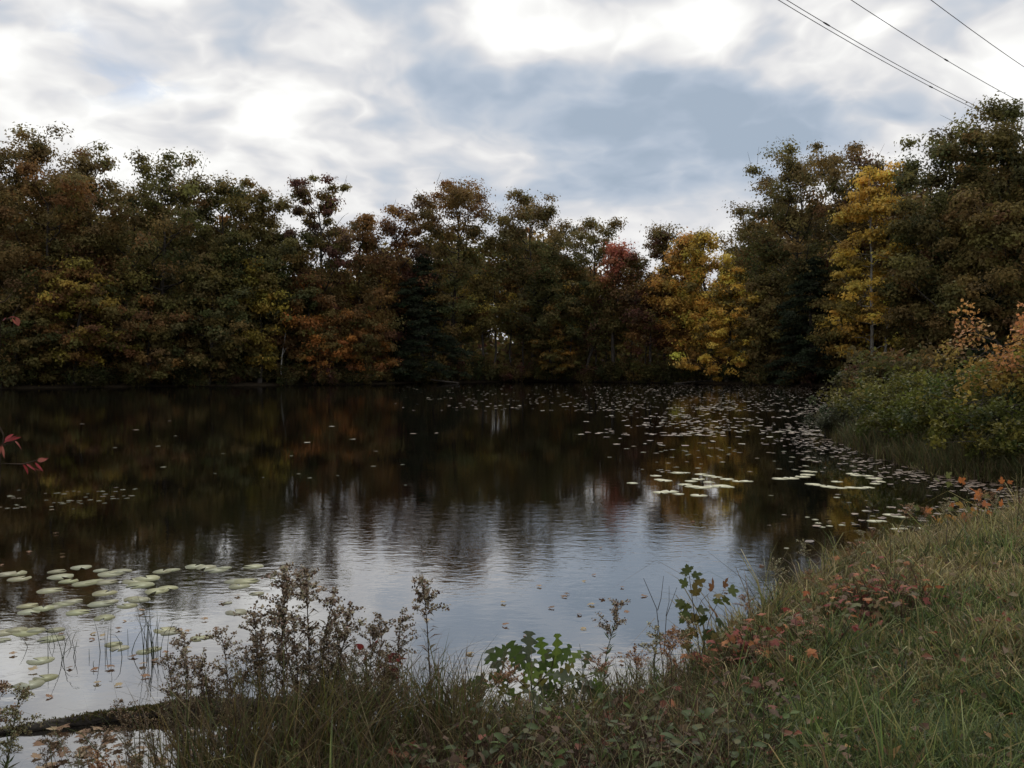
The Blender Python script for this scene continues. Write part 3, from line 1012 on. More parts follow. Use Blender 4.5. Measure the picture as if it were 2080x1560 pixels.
# near bank by the cove: green bushes and an orange-leaved one
BG = [(0.085, 0.092, 0.018), (0.062, 0.072, 0.016), (0.125, 0.118, 0.024)]
plant_shrub('leafy_bush', 'broad green bush on the right bank beside the cove', 9.7, 19.0, make_shrub_geo(301, 4.6, 4.4, 1.55, 15000, 0.085, BG, clumps=190, stems=26, crad=0.26))
plant_shrub('leafy_bush', 'dark green bush below the orange leaved bush', 9.4, 16.2, make_shrub_geo(302, 4.0, 3.0, 1.20, 11000, 0.075, BG + [(0.05, 0.065, 0.025)], clumps=150, stems=22, crad=0.24))
plant_shrub('leafy_bush', 'low dark green bush dipping to the water before the broad one', 8.5, 18.6, make_shrub_geo(309, 2.0, 3.4, 0.95, 6000, 0.075, BG, clumps=90, stems=18, crad=0.26))
plant_shrub('leafy_bush', 'low green bush at the water below the gold leaved bush', 8.9, 15.2, make_shrub_geo(310, 2.4, 1.6, 0.75, 5000, 0.07, BG, clumps=80, stems=16, crad=0.24))
plant_shrub('leafy_bush', 'yellowish green bush behind the broad green bush', 10.6, 23.5, make_shrub_geo(303, 4.0, 4.0, 1.55, 9500, 0.09, BG + [(0.16, 0.15, 0.04)], clumps=150, stems=22, crad=0.26))
plant_shrub('leafy_bush', 'grey green rounded bush at the tip of the right bank', 8.75, 23.4, make_shrub_geo(304, 1.7, 2.0, 0.95, 5000, 0.07, [(0.075, 0.085, 0.045), (0.06, 0.07, 0.035)], clumps=80, stems=14, crad=0.24))
plant_shrub('orange_bush', 'tall bush with orange leaves above green ones at the right edge', 10.7, 17.6,
            make_shrub_geo(305, 3.6, 2.8, 3.1, 14000, 0.085, [(0.20, 0.17, 0.04), (0.30, 0.20, 0.05), (0.12, 0.13, 0.03)], top_cols=[(0.62, 0.28, 0.11), (0.60, 0.24, 0.12), (0.58, 0.34, 0.10)], ratio=0.38, stems=28, clumps=230, crad=0.15))
plant_shrub('orange_bush', 'gold leaved bush running out of the right edge', 11.6, 17.4,
            make_shrub_geo(306, 3.0, 2.6, 2.7, 7500, 0.085, [(0.30, 0.19, 0.05), (0.16, 0.14, 0.04)], top_cols=[(0.60, 0.29, 0.11), (0.58, 0.24, 0.11)], ratio=0.38, stems=20, clumps=130, crad=0.15))
plant_shrub('red_shrub', 'small dull red shrub right of the birch trunk', 27.2, 60.0, make_shrub_geo(307, 2.4, 2.2, 1.7, 4500, 0.11, MAROON + [(0.16, 0.06, 0.035)], clumps=70))
plant_shrub('leafy_bush', 'pale green little bush at the foot of the birch', 26.6, 63.5, make_shrub_geo(308, 1.3, 1.3, 1.9, 1500, 0.12, [(0.12, 0.15, 0.07), (0.16, 0.19, 0.10)], clumps=30))

# shoreline shrubs along the far water's edge
shr = []
for k in range(4):
    w_, c_ = make_shrub_geo(320 + k, 4.2, 2.6, 1.9, 2800, 0.20, [OLIVE + GREEN, BROWN + GREEN, GREEN, MAROON + BROWN][k], clumps=60, crad=0.4)
    shr.append((w_.mesh('shrub_stems', M_BARK, True), c_.mesh('shrub_foliage', M_TREE)))
fs = SH[24:38]
seg = np.concatenate([[0], np.cumsum(np.hypot(*np.diff(fs, axis=0).T))])
total = seg[-1]
for k in range(66):
    dpos = (k + random.uniform(0.2, 0.8)) / 66 * total
    i = int(np.searchsorted(seg, dpos) - 1)
    i = max(0, min(i, len(fs) - 2))
    f = (dpos - seg[i]) / (seg[i + 1] - seg[i])
    p = fs[i] + (fs[i + 1] - fs[i]) * f
    dv = fs[i + 1] - fs[i]
    nrm = np.array([dv[1], -dv[0]]) / np.hypot(*dv)
    if shore_sd(p[0] + nrm[0], p[1] + nrm[1])[0] < 0:
        nrm = -nrm
    p = p + nrm * random.uniform(0.25, 2.2)
    r = empty('shoreline_shrub', (p[0], p[1], gz(p[0], p[1]) - 0.1), random.uniform(0, 6.28), random.uniform(0.6, 1.25))
    ang = p[0] / p[1]
    side = ('under the left edge oaks' if ang < -0.40 else 'under the oaks left of the white snag' if ang < -0.24 else 'by the orange saplings and spruce' if ang < -0.08 else 'below the dark dome oak' if ang < 0.08 else 'below the red maple' if ang < 0.18 else 'below the brightest yellow maple' if ang < 0.28 else 'left of the birch trunk')
    tag(r, f'low dark shrub at the far water edge {side}', 'shrub', f'shoreline shrubs {side}')
    a, b = shr[k % 4]
    link('stems', a, r)
    c_ = link('foliage', b, r)
    v = random.uniform(0.6, 1.1)
    c_.color = (v, v, v, 1)

# white snag, fallen branches
SND = 75.5
while shore_sd(at_d(578, 745, SND).x, SND - 1.0)[0] < 0.6:
    SND += 0.25
sn = at_d(578, 745, SND)
r = empty('dead_snag', (sn.x, sn.y - 1.0, gz(sn.x, sn.y - 1.0) - 0.1))
g = Geo()
V, Q = tube(np.array([[0, 0, 0], [-0.05, 0, 1.2], [0.05, 0, 2.4], [0.25, 0, 3.6], [0.4, 0, 4.6]]), np.array([0.075, 0.062, 0.055, 0.042, 0.02]), 6)
g.add(V, Q)
g.build('trunk', M_PALE, r, True)
g = Geo()
for (a, b) in (((0.05, 0, 2.4), (0.6, 0.2, 3.4)), ((0.2, 0, 3.3), (-0.35, 0.1, 4.1))):
    a, b = np.array(a), np.array(b)
    V, Q = tube(np.stack([a, (a + b) / 2 + [0, 0, 0.1], b]), np.array([0.03, 0.022, 0.01]), 4)
    g.add(V, Q)
g.build('limbs', M_PALE, r, True)
tag(r, 'thin white dead trunk standing at the far shore left of centre', 'dead tree')
for k, (px, ln, az, el, lab) in enumerate(((560, 2.6, 0.5, 0.45, 'pale fallen branch slanting up beside the white snag'), (572, 2.4, 2.7, 0.25, 'pale fallen branch lying in the water under the snag'),
                                          (1370, 3.2, 0.1, 0.05, 'long dark log at the waterline below the brown oak'), (930, 2.5, 3.0, 0.12, 'short fallen log at the waterline by the spruce'))):
    p = at_z(px, 778, 0.05)
    g = Geo()
    dv = np.array([math.cos(az) * math.cos(el), 0.3 * math.sin(az), math.sin(el)])
    s = np.linspace(0, 1, 6)[:, None]
    P = s * dv * ln + np.array([0, 0, 0.0]) + RNG.normal(size=(6, 3)) * 0.05
    V, Q = tube(P, np.linspace(0.09, 0.03, 6), 5)
    g.add(V, Q)
    for j in range(4):
        a = P[1 + j]
        b = a + RNG.normal(size=3) * 0.35 + np.array([0, 0, 0.25])
        V, Q = tube(np.stack([a, (a + b) / 2, b]), np.array([0.03, 0.02, 0.01]), 3)
        g.add(V, Q)
    o = g.build('fallen_branch', M_PALE if k < 2 else M_BARK)
    o.location = p
    tag(o, lab, 'branch')

# ------------------------------------------------------------------ power cables
WD = Vector((1.09, 1.0, 0)).normalized()


def cable(label, px0, py0, px1, py1, height, splice=None, r=0.022):
    """Cable through two sight lines of the photo at about the given height, running on along WD with a slight sag."""
    a_dir, b_dir = pix_dir(px0, py0), pix_dir(px1, py1)
    A = Vector((0, 0, EYE)) + a_dir * ((height - EYE) / a_dir.z)
    # point B on the vertical plane through A along WD
    nrm = Vector((-WD.y, WD.x, 0))
    t = nrm.dot(A - Vector((0, 0, EYE))) / nrm.dot(b_dir)
    B = Vector((0, 0, EYE)) + b_dir * t
    L = (B - A).length
    slope = (B.z - A.z) / max(1e-6, (Vector((B.x, B.y, 0)) - Vector((A.x, A.y, 0))).length)
    pts = []
    for s in np.linspace(-70, 90, 41):
        z = A.z + slope * s + 0.0009 * (s * (s - L))
        pts.append((A.x + WD.x * s, A.y + WD.y * s, z))
    root = empty('power_cable', pts[0])
    off = np.array(pts[0])
    g = Geo()
    V, Q = tube(np.array(pts) - off, np.full(len(pts), r), 6)
    g.add(V, Q)
    g.build('strand', M_WIRE, root, True)
    if splice is not None:
        f, ln = splice
        s0 = f * L
        P = []
        for s in np.linspace(s0 - ln / 2, s0 + ln / 2, 7):
            P.append((A.x + WD.x * s, A.y + WD.y * s, A.z + slope * s + 0.0009 * (s * (s - L))))
        g = Geo()
        V, Q = tube(np.array(P) - off, np.array([0.5, 1.9, 2.3, 2.4, 2.3, 1.9, 0.5]) * r, 8)
        g.add(V, Q)
        g.build('splice_sleeve', M_WIRE, root, True)
    tag(root, label, 'cable', 'power cables')


cable('lower of the two close power cables, plain to the tree', 1581, 0, 1986, 224, 24.0, (0.70, 0.9))
cable('upper of the two close power cables with thick dark sleeve', 1598, 0, 1996, 222, 24.0, (0.155, 1.1))
cable('second power cable from the right with a small sleeve', 1729, 0, 2080, 211, 24.0, (0.47, 0.9))
cable('power cable nearest the upper right corner', 1891, 0, 2080, 136, 24.0, None)


# ------------------------------------------------------------------ lily pads and floating leaves
def pad_mesh(name, seed, notch=True, n=20):
    rng = np.random.default_rng(seed)
    th0 = 0.24 if notch else 0.0
    th = np.linspace(th0, 2 * np.pi - th0, n)
    rad = 0.5 * (1 + 0.05 * np.sin(3 * th + rng.uniform(0, 6)) + 0.03 * np.sin(7 * th + rng.uniform(0, 6)))
    z = 0.003 + 0.003 * np.maximum(0, np.sin(2 * th + rng.uniform(0, 6)))
    ring = np.stack([np.cos(th) * rad, np.sin(th) * rad, z], 1)
    V = np.concatenate([[[0.02, 0, 0.004]], ring, ring * [0.99, 0.99, 0] - [0, 0, 0.004]])
    T = [[0, i, i + 1] for i in range(1, n)]
    Q = [[i + n, i + n + 1, i + 1, i] for i in range(1, n)]
    C = np.full((len(V), 3), 1.0) * np.array([0.335, 0.345, 0.25])
    C[1:n + 1] *= np.array([1.08, 1.02, 0.9])
    g = Geo()
    g.add(V, Q, T, C)
    return g.mesh(name, M_PAD)


PADS = [pad_mesh('pad', 400 + k) for k in range(6)]


def put_pad(px, py, wpx, label, group, color=None, jit=True):
    p = at_z(px, py, 0.004)
    D = p.y
    sc = wpx / FPX * D * random.uniform(0.95, 1.2)
    o = link('lily_pad', random.choice(PADS), None, (p.x, p.y, random.uniform(0.0006, 0.0022)), (random.gauss(0, 0.004), random.gauss(0, 0.004), random.uniform(0, 6.28)), (sc, sc * random.uniform(0.88, 1.0), 0.4 if wpx > 28 else 0.3))
    v = random.uniform(0.80, 1.12)
    c = color or (v, v * random.uniform(0.95, 1.04), v * random.uniform(0.8, 1.05))
    o.color = tuple(c) + (1,)
    tag(o, label, 'lily pad', group)
    return o


LEFT_PADS = [(12, 1166, 40), (32, 1164, 44), (40, 1175, 40), (116, 1160, 32), (124, 1171, 50), (165, 1152, 38), (205, 1158, 30), (225, 1165, 46), (245, 1160, 40), (140, 1180, 36),
             (172, 1185, 42), (190, 1181, 40), (216, 1182, 42), (101, 1199, 42), (212, 1204, 44), (272, 1180, 48), (300, 1174, 50), (285, 1188, 52), (318, 1200, 48), (340, 1194, 44), (330, 1160, 36),
             (350, 1157, 30), (395, 1150, 38), (418, 1152, 40), (440, 1157, 46), (456, 1153, 30), (515, 1150, 36), (478, 1180, 40), (500, 1180, 46), (486, 1190, 40), (522, 1205, 32), (481, 1243, 40), (462, 1224, 22),
             (57, 1230, 38), (60, 1242, 40), (88, 1235, 42), (108, 1232, 40), (128, 1226, 40), (148, 1221, 36), (158, 1243, 40), (205, 1226, 46), (225, 1221, 30), (212, 1254, 46), (258, 1230, 44), (284, 1218, 40), (270, 1216, 36),
             (10, 1284, 44), (35, 1279, 46), (58, 1283, 50), (75, 1280, 34), (113, 1279, 36), (104, 1297, 50), (334, 1279, 42), (346, 1284, 34), (230, 1308, 36), (242, 1316, 38), (294, 1323, 36), (312, 1318, 30), (404, 1296, 38), (420, 1293, 28),
             (82, 1341, 50), (92, 1376, 46), (60, 1390, 50), (4, 1300, 30)]
for (px, py, w) in LEFT_PADS:
    zone = 'dark far side' if py < 1172 else ('middle' if py < 1262 else 'near bright water side')
    third = 'left end' if px < 130 else ('mid length' if px < 275 else 'right end')
    put_pad(px, py, w, f'pale green lily pad, {zone} and {third} of the lower left cluster', f'lily pads, {zone} and {third} of the lower left cluster')

MID_PADS = [(1284, 981, 24), (1332, 966, 26), (1340, 974, 26), (1350, 976, 28), (1376, 960, 30), (1392, 960, 22), (1342, 1000, 30), (1360, 998, 34), (1378, 1003, 26), (1392, 984, 30), (1408, 988, 34), (1424, 990, 36), (1446, 988, 36), (1466, 987, 36), (1480, 989, 24),
            (1419, 1006, 30), (1424, 963, 24), (1440, 966, 24), (1456, 969, 24), (1476, 973, 28), (1404, 977, 22), (1418, 973, 26), (1440, 979, 22), (1500, 977, 24), (1516, 977, 26), (1584, 972, 30), (1606, 971, 32), (1630, 968, 30), (1638, 957, 26), (1650, 958, 22), (1640, 964, 28),
            (1650, 983, 28), (1664, 985, 26), (1682, 988, 28), (1696, 990, 28), (1708, 991, 24), (1730, 990, 26), (1748, 991, 26), (1764, 990, 26), (1762, 966, 26), (1776, 971, 28), (1786, 978, 26), (1740, 965, 22), (1700, 978, 22), (1732, 962, 24), (1778, 982, 24),
            (1808, 1045, 24), (1822, 1048, 26), (1834, 1050, 20), (1776, 1058, 26), (1790, 1058, 20), (1870, 1073, 26), (1888, 1075, 24), (1884, 1080, 26), (1820, 1074, 18), (1835, 1073, 18), (1810, 1112, 22), (1826, 1112, 18), (1758, 1037, 12), (1810, 1030, 16), (1700, 1010, 12),
            (1598, 1113, 10), (1656, 1055, 14), (1662, 1062, 12), (1640, 1050, 10), (1670, 1070, 12), (1685, 1068, 12), (1710, 1066, 14)]
for (px, py, w) in MID_PADS:
    zone = 'dense raft right of centre' if px < 1540 else ('loose raft beyond the dense one' if py < 1005 else 'few by the right bank')
    put_pad(px, py, w, f'pale lily pad in the {zone}', f'lily pads, {zone}', color=(1.5, 1.45, 1.45))

# farther pads: the nearest stay single things, the rest are one mass
far = []
rng = np.random.default_rng(5)


def field(n, x0, x1, y0, y1, dens):
    k = 0
    while k < n:
        px, py = rng.uniform(x0, x1), rng.uniform(y0, y1)
        if rng.uniform() < dens(px, py):
            p = at_z(px, py, 0.004)
            if shore_sd(p.x, p.y)[0] < -0.05:
                far.append((px, py))
            k += 1


def clumpy(px, py):
    return 0.5 + 0.5 * math.sin(px * 0.021 + 2.1 * math.sin(py * 0.11)) * math.sin(py * 0.23 + px * 0.006)


field(900, 800, 1720, 784, 835, lambda a, b: max(0.03, min(1, (a - 760) / 700)) * (0.25 + 0.75 * clumpy(a, b)))
field(460, 1180, 1690, 825, 885, lambda a, b: max(0.05, min(1, (a - 1150) / 200)) * clumpy(a, b) ** 1.5)
field(120, 1230, 1800, 880, 960, lambda a, b: clumpy(a, b) ** 2)
field(60, 0, 280, 990, 1035, lambda a, b: 1.0 if b < 1035 and clumpy(a, b * 3) > 0.6 else 0.02)
field(24, 150, 900, 850, 985, lambda a, b: 0.3)
field(14, 1550, 1950, 1000, 1080, lambda a, b: 0.5 * clumpy(a, b))
far.sort(key=lambda t: -t[1])
n_single = 300 - len(LEFT_PADS) - len(MID_PADS)
for (px, py) in far[:n_single]:
    zone = 'scattered on the dark water at the left' if px < 1000 else 'scattered on the dark water towards the cove'
    c = random.choice([(1.3, 1.25, 1.2), (1.15, 1.1, 0.95), (1.25, 0.95, 0.85)])
    v = random.uniform(0.32, 0.62)
    wz = random.uniform(5, 11) if px < 1000 else random.uniform(6, 12)
    put_pad(px, py, wz, f'small pale lily pad {zone}', f'lily pads {zone}', color=(c[0] * v, c[1] * v, c[2] * v))


def flat_discs(name, pts, label, colset, size):
    g = Geo()
    for (px, py) in pts:
        p = at_z(px, py, 0.004)
        rad = random.uniform(*size)
        k = random.choice([5, 6, 7])
        th = np.arange(k) * 2 * np.pi / k + random.uniform(0, 6)
        rr = rad * (0.75 + 0.4 * RNG.uniform(size=k))
        V = np.stack([p.x + np.cos(th) * rr, p.y + np.sin(th) * rr, 0.005 + 0.012 * RNG.uniform(size=k)], 1)
        V = np.concatenate([[[p.x, p.y, 0.008]], V])
        T = [[0, 1 + i, 1 + (i + 1) % k] for i in range(k)]
        c = np.array(random.choice(colset)) * random.uniform(0.7, 1.15)
        g.add(V, None, T, c)
    o = g.build(name, M_FLOAT)
    tag(o, label, 'lily pads', kind='stuff')
    return o


flat_discs('distant_lily_pads', far[n_single:], 'far lily pads and leaves speckling the water of the cove',
           [(0.30, 0.27, 0.19), (0.23, 0.18, 0.13), (0.20, 0.14, 0.10), (0.16, 0.11, 0.075)], (0.05, 0.115))
# brown leaf litter afloat along the cove and the right bank
litter = []
for k in range(2600):
    px, py = rng.uniform(1180, 1790), 779 + rng.exponential(11)
    if py < 830 and rng.uniform() < max(0.06, min(1, (px - 1150) / 420)):
        p = at_z(px, py, 0.004)
        if shore_sd(p.x, p.y)[0] < 0:
            litter.append((px, py))
for k in range(1100):
    i = rng.integers(14, 24)
    a, b = SH[i], SH[i + 1]
    q = a + (b - a) * rng.uniform()
    q = q + rng.normal(size=2) * 0.6 + np.array([-0.5, -0.1])
    s = shore_sd(q[0], q[1])[0]
    if -1.9 < s < -0.02:
        d = Vector((q[0], q[1], -EYE))
        c_, s_ = math.cos(PITCH), math.sin(PITCH)
        dep = d.y * c_ + (-d.z) * s_
        up = d.y * s_ + d.z * c_
        litter.append((1040 + d.x / dep * FPX, 780 - up / dep * FPX))
o = flat_discs('floating_litter', litter, 'brown fallen leaves drifting along the cove and right bank', [(0.11, 0.070, 0.048), (0.13, 0.085, 0.058), (0.085, 0.058, 0.042), (0.16, 0.115, 0.08)], (0.03, 0.07))
o['category'] = 'leaves'


# ------------------------------------------------------------------ leaf shapes for near plants
def strip_leaf(outline, fold=0.15, curl=0.2, n_mid=None, seed=0, wave=0.0, stalk=0.12):
    """Leaf of unit length along +X from (t, half-width) pairs."""
    rng = np.random.default_rng(seed)
    V, Q, T, C = [], [], [], []
    for (t, w) in outline:
        z = -curl * t * t + 0.02
        wz = wave * math.sin(t * 9 + seed)
        V += [[t, 0, z], [t - 0.02 * (w > 0.2), w, z + fold * w + wz * w], [t - 0.02 * (w > 0.2), -w, z + fold * w - wz * w]]
        C += [(1.12, 1.08, 0.95), (0.95, 0.95, 0.95), (0.95, 0.95, 0.95)]
    for i in range(len(outline) - 1):
        a, b = 3 * i, 3 * (i + 1)
        Q += [[a, b, b + 1, a + 1], [a, a + 2, b + 2, b]]
    k = len(V)
    V += [[-stalk, 0.006, 0.03], [-stalk, -0.006, 0.03], [0.02, 0.008, 0.02], [0.02, -0.008, 0.02]]
    C += [(0.9, 0.7, 0.6)] * 4
    Q += [[k, k + 1, k + 3, k + 2]]
    g = Geo()
    g.add(V, Q, T, np.array(C))
    return g


def oak_outline():
    out = []
    for t in np.linspace(0, 1, 19):
        env = 0.36 * math.sin(min(1, t * 0.92 + 0.06) * math.pi * 0.86) ** 0.9 * (0.35 + 0.85 * t) + 0.01
        lob = 0.62 + 0.38 * math.sin(t * 22 - 1.2)
        out.append((float(t), float(env * lob if 0.08 < t < 0.97 else env * 0.5)))
    return out


OVATE = [(0, 0.01), (0.12, 0.16), (0.28, 0.27), (0.45, 0.30), (0.62, 0.25), (0.8, 0.14), (0.93, 0.05), (1, 0.004)]
LANCE = [(0, 0.01), (0.15, 0.07), (0.4, 0.105), (0.65, 0.085), (0.85, 0.04), (1, 0.004)]


def maple_geo(seed=0, curl=0.25):
    """Five-lobed palmate leaf, unit length along +X, stalk at the origin."""
    rng = np.random.default_rng(seed)
    pts = []
    lobes = [(-2.25, 0.33), (-1.15, 0.52), (0.0, 0.62), (1.15, 0.52), (2.25, 0.33)]
    cx = 0.36
    for i, (a, L) in enumerate(lobes):
        L *= rng.uniform(0.92, 1.08)
        for da, f in ((-0.45, 0.60), (-0.30, 0.80), (-0.16, 0.78), (0, 1.0), (0.16, 0.78), (0.30, 0.80), (0.45, 0.60)):
            pts.append((cx + math.cos(a + da) * L * f, math.sin(a + da) * L * f))
        if i < 4:
            am = (a + lobes[i + 1][0]) / 2
            pts.append((cx + math.cos(am) * 0.27, math.sin(am) * 0.27))
    pts.append((0.12, 0.04))
    pts.append((0.12, -0.04))
    V = [[cx, 0, 0.03]] + [[x, y, 0.03 - curl * ((x - cx) ** 2 + y * y) + 0.04 * abs(y) + rng.normal() * 0.012] for x, y in pts]
    n = len(pts)
    T = [[0, 1 + i, 1 + (i + 1) % n] for i in range(n)]
    k = len(V)
    V += [[-0.3, 0.008, 0.0], [-0.3, -0.008, 0.0], [0.16, 0.008, 0.03], [0.16, -0.008, 0.03]]
    g = Geo()
    C = np.full((len(V), 3), 0.97)
    C[0] = (1.15, 1.1, 0.95)
    C[k:] = (0.9, 0.55, 0.5)
    g.add(V, [[k, k + 1, k + 3, k + 2]], T, C)
    return g


OAKLEAF = [strip_leaf(oak_outline(), 0.12, c, seed=s, wave=0.10).mesh('oak_leaf', M_LEAF, True) for s, c in ((1, 0.1), (2, 0.3), (3, -0.08))]
MAPLELEAF = [maple_geo(s, c).mesh('maple_leaf', M_LEAF) for s, c in ((1, 0.2), (2, 0.5), (3, 0.05), (4, 0.8))]
OVATELEAF = [strip_leaf(OVATE, 0.25, c, seed=s, wave=0.12).mesh('ovate_leaf', M_LEAF, True) for s, c in ((1, 0.15), (2, 0.4), (3, 0.0))]
LANCELEAF = [strip_leaf(LANCE, 0.3, c, seed=s, wave=0.08).mesh('lance_leaf', M_LEAF, True) for s, c in ((1, 0.3), (2, 0.7), (3, 0.1))]

# single fallen leaves afloat
FLOAT_SPOTS = [(868, 1257), (1023, 1272), (1078, 1293), (1190, 1275), (1150, 1210), (1145, 1206), (1102, 1190), (1212, 1167), (1265, 1194), (1192, 1180), (1125, 1236), (1210, 1227), (1232, 1216), (1300, 1211), (950, 1330), (645, 1195), (865, 1122),
               (1410, 1060), (1222, 1112), (240, 1280), (247, 1261), (196, 1287), (215, 1293), (296, 1242), (182, 1297), (425, 1258), (446, 1278), (438, 1274), (380, 1280), (370, 1283), (345, 1325), (385, 1315), (280, 1350), (202, 1357), (60, 1366), (230, 1352), (92, 1418), (195, 1390), (250, 1388), (15, 1330), (130, 1290),
               (1255, 1330), (1240, 1320), (1270, 1345), (490, 1210), (620, 1205), (460, 1222), (150, 1355), (272, 1336), (325, 1340), (300, 1370), (1270, 1240), (1015, 1225), (1180, 1250), (1330, 1290), (1040, 1310),
               (1580, 1185), (1690, 1060), (1550, 1150), (1480, 1200), (60, 1120), (120, 1127), (10, 1147), (115, 1083)]
for (px, py) in FLOAT_SPOTS:
    p = at_z(px, py, 0.006)
    sc = random.uniform(0.05, 0.08)
    o = link('fallen_leaf', random.choice(MAPLELEAF), None, (p.x, p.y, 0.012), (random.gauss(0, 0.12), random.gauss(0, 0.12), random.uniform(0, 6.28)), sc)
    o.color = random.choice([(0.28, 0.16, 0.10), (0.36, 0.25, 0.16), (0.24, 0.15, 0.10), (0.42, 0.34, 0.22), (0.20, 0.13, 0.09)]) + (1,)
    zone = 'left' if px < 560 else ('centre' if px < 1350 else 'right')
    lab = {'left': 'tan brown leaf afloat among the reeds and lily pads at the left', 'centre': 'tan leaf floating on the bright water beyond the weeds', 'right': 'pale fallen leaf on the dark water near the right bank'}[zone]
    tag(o, lab, 'leaf', f'floating leaves, {zone}')
# drift of beige leaves between the log and the bank
for k in range(110):
    px, py = random.uniform(60, 620), random.uniform(1478, 1575)
    if random.random() > 0.35 + 0.65 * (math.sin(px * 0.03 + py * 0.06) > -0.1):
        continue
    p = at_z(px, py, 0.006)
    if shore_sd(p.x, p.y)[0] > -0.02:
        continue
    o = link('fallen_leaf', random.choice(MAPLELEAF), None, (p.x, p.y, 0.012), (random.gauss(0, 0.15), random.gauss(0, 0.15), random.uniform(0, 6.28)), random.uniform(0.06, 0.10))
    o.color = random.choice([(0.30, 0.21, 0.14), (0.24, 0.15, 0.10), (0.36, 0.28, 0.19), (0.20, 0.13, 0.09)]) + (1,)
    tag(o, 'beige leaf in the drift between the log and the bank', 'leaf', 'leaves drifted behind the log')

# ------------------------------------------------------------------ mossy log
pA, pB = at_z(-60, 1497, 0.0), at_z(800, 1415, 0.0)
r = empty('mossy_log', (pA.x, pA.y, 0.0))
Lg = (pB - pA).length
n = 26
s = np.linspace(0, 1, n)
rng = np.random.default_rng(9)
P = np.stack([s * (pB.x - pA.x), s * (pB.y - pA.y) + 0.05 * np.sin(s * 5), 0.0 + 0.03 * s + 0.015 * np.sin(s * 3.0)], 1)
Rl = 0.016 + 0.022 * np.minimum(1, s * 2.4) - 0.03 * np.clip(s - 0.5, 0, 1) + rng.normal(size=n) * 0.003
V, Q = tube(P, Rl, 14)
V = V + rng.normal(size=V.shape) * 0.0035
g = Geo()
g.add(V, Q)
g.build('bark', M_LOG, r, True)
g = Geo()
nm = 2600
f = np.clip(rng.normal(0.40, 0.10, nm), 0.15, 0.66)
k = (f * (n - 1))
a = k.astype(int)
pp = P[a] + (P[np.minimum(a + 1, n - 1)] - P[a]) * (k - a)[:, None]
th = rng.normal(0.3, 0.75, nm)
rr = np.interp(f, s, Rl)
ax = norm(np.array([pB.x - pA.x, pB.y - pA.y, 0.0])[None, :])[0]
sd = np.array([ax[1], -ax[0], 0])
pp = pp + np.outer(rr * np.sin(th), sd) + np.outer(rr * np.cos(th), [0, 0, 1])
D_ = rand_dirs(nm, rng, 1.6)
N_ = rand_dirs(nm, rng)
N_ = norm(N_ - D_ * np.sum(D_ * N_, 1, keepdims=True))
V, T, C = leaf_cards(pp, D_, N_, rng.uniform(0.006, 0.022, nm), 0.004, pal(rng, nm, [(0.055, 0.060, 0.018), (0.085, 0.080, 0.025), (0.12, 0.085, 0.035)]))
g.add(V, None, T, C)
g.build('moss', M_GRASS, r)
tag(r, 'dark mossy log lying in the water at the lower left', 'log')

# ------------------------------------------------------------------ reeds in the shallow water
REEDS = [(300, 1330, 0.36, 16, 'dense tuft of thin green reeds in the water among left pads'), (225, 1325, 0.24, 4, 'pair of bent reed stems standing in the bright water'), (115, 1340, 0.24, 5, 'sparse crooked reeds at the left in the bright water'),
         (85, 1315, 0.10, 3, 'broken reed stub bent into a triangle above the water'), (190, 1345, 0.07, 3, 'tiny crossed reed stubs in the bright water'), (270, 1308, 0.16, 2, 'short single reed with a leaf snagged on it'), (130, 1310, 0.12, 3, 'short reed stubs right of the triangle shaped one')]
for (px, py, h, cnt, lab) in REEDS:
    p = at_z(px, py, 0.0)
    r = empty('reed_clump', (p.x, p.y, -0.05))
    for j in range(cnt):
        g = Geo()
        b0 = np.array([random.gauss(0, 0.035 + 0.012 * cnt ** 0.5), random.gauss(0, 0.05), 0])
        hh = h * random.uniform(0.55, 1.1) + 0.05
        lx, ly = random.gauss(0, 0.22) * hh, random.gauss(0, 0.2) * hh
        s = np.linspace(0, 1, 6)
        P = b0 + np.stack([lx * s ** 2, ly * s ** 2, hh * s], 1)
        if random.random() < 0.3:
            P[4:, 2] -= np.array([0.06, 0.22]) * hh
            P[4:, 0] += np.array([0.05, 0.16]) * hh * random.choice([-1, 1])
        V, Q = tube(P, np.linspace(0.0028, 0.0009, 6), 4)
        g.add(V, Q, None, np.array(random.choice([(0.05, 0.065, 0.025), (0.04, 0.05, 0.022), (0.085, 0.08, 0.035)])))
        g.build('stem', M_GRASS, r)
    tag(r, lab, 'reeds', 'reeds in the shallows')


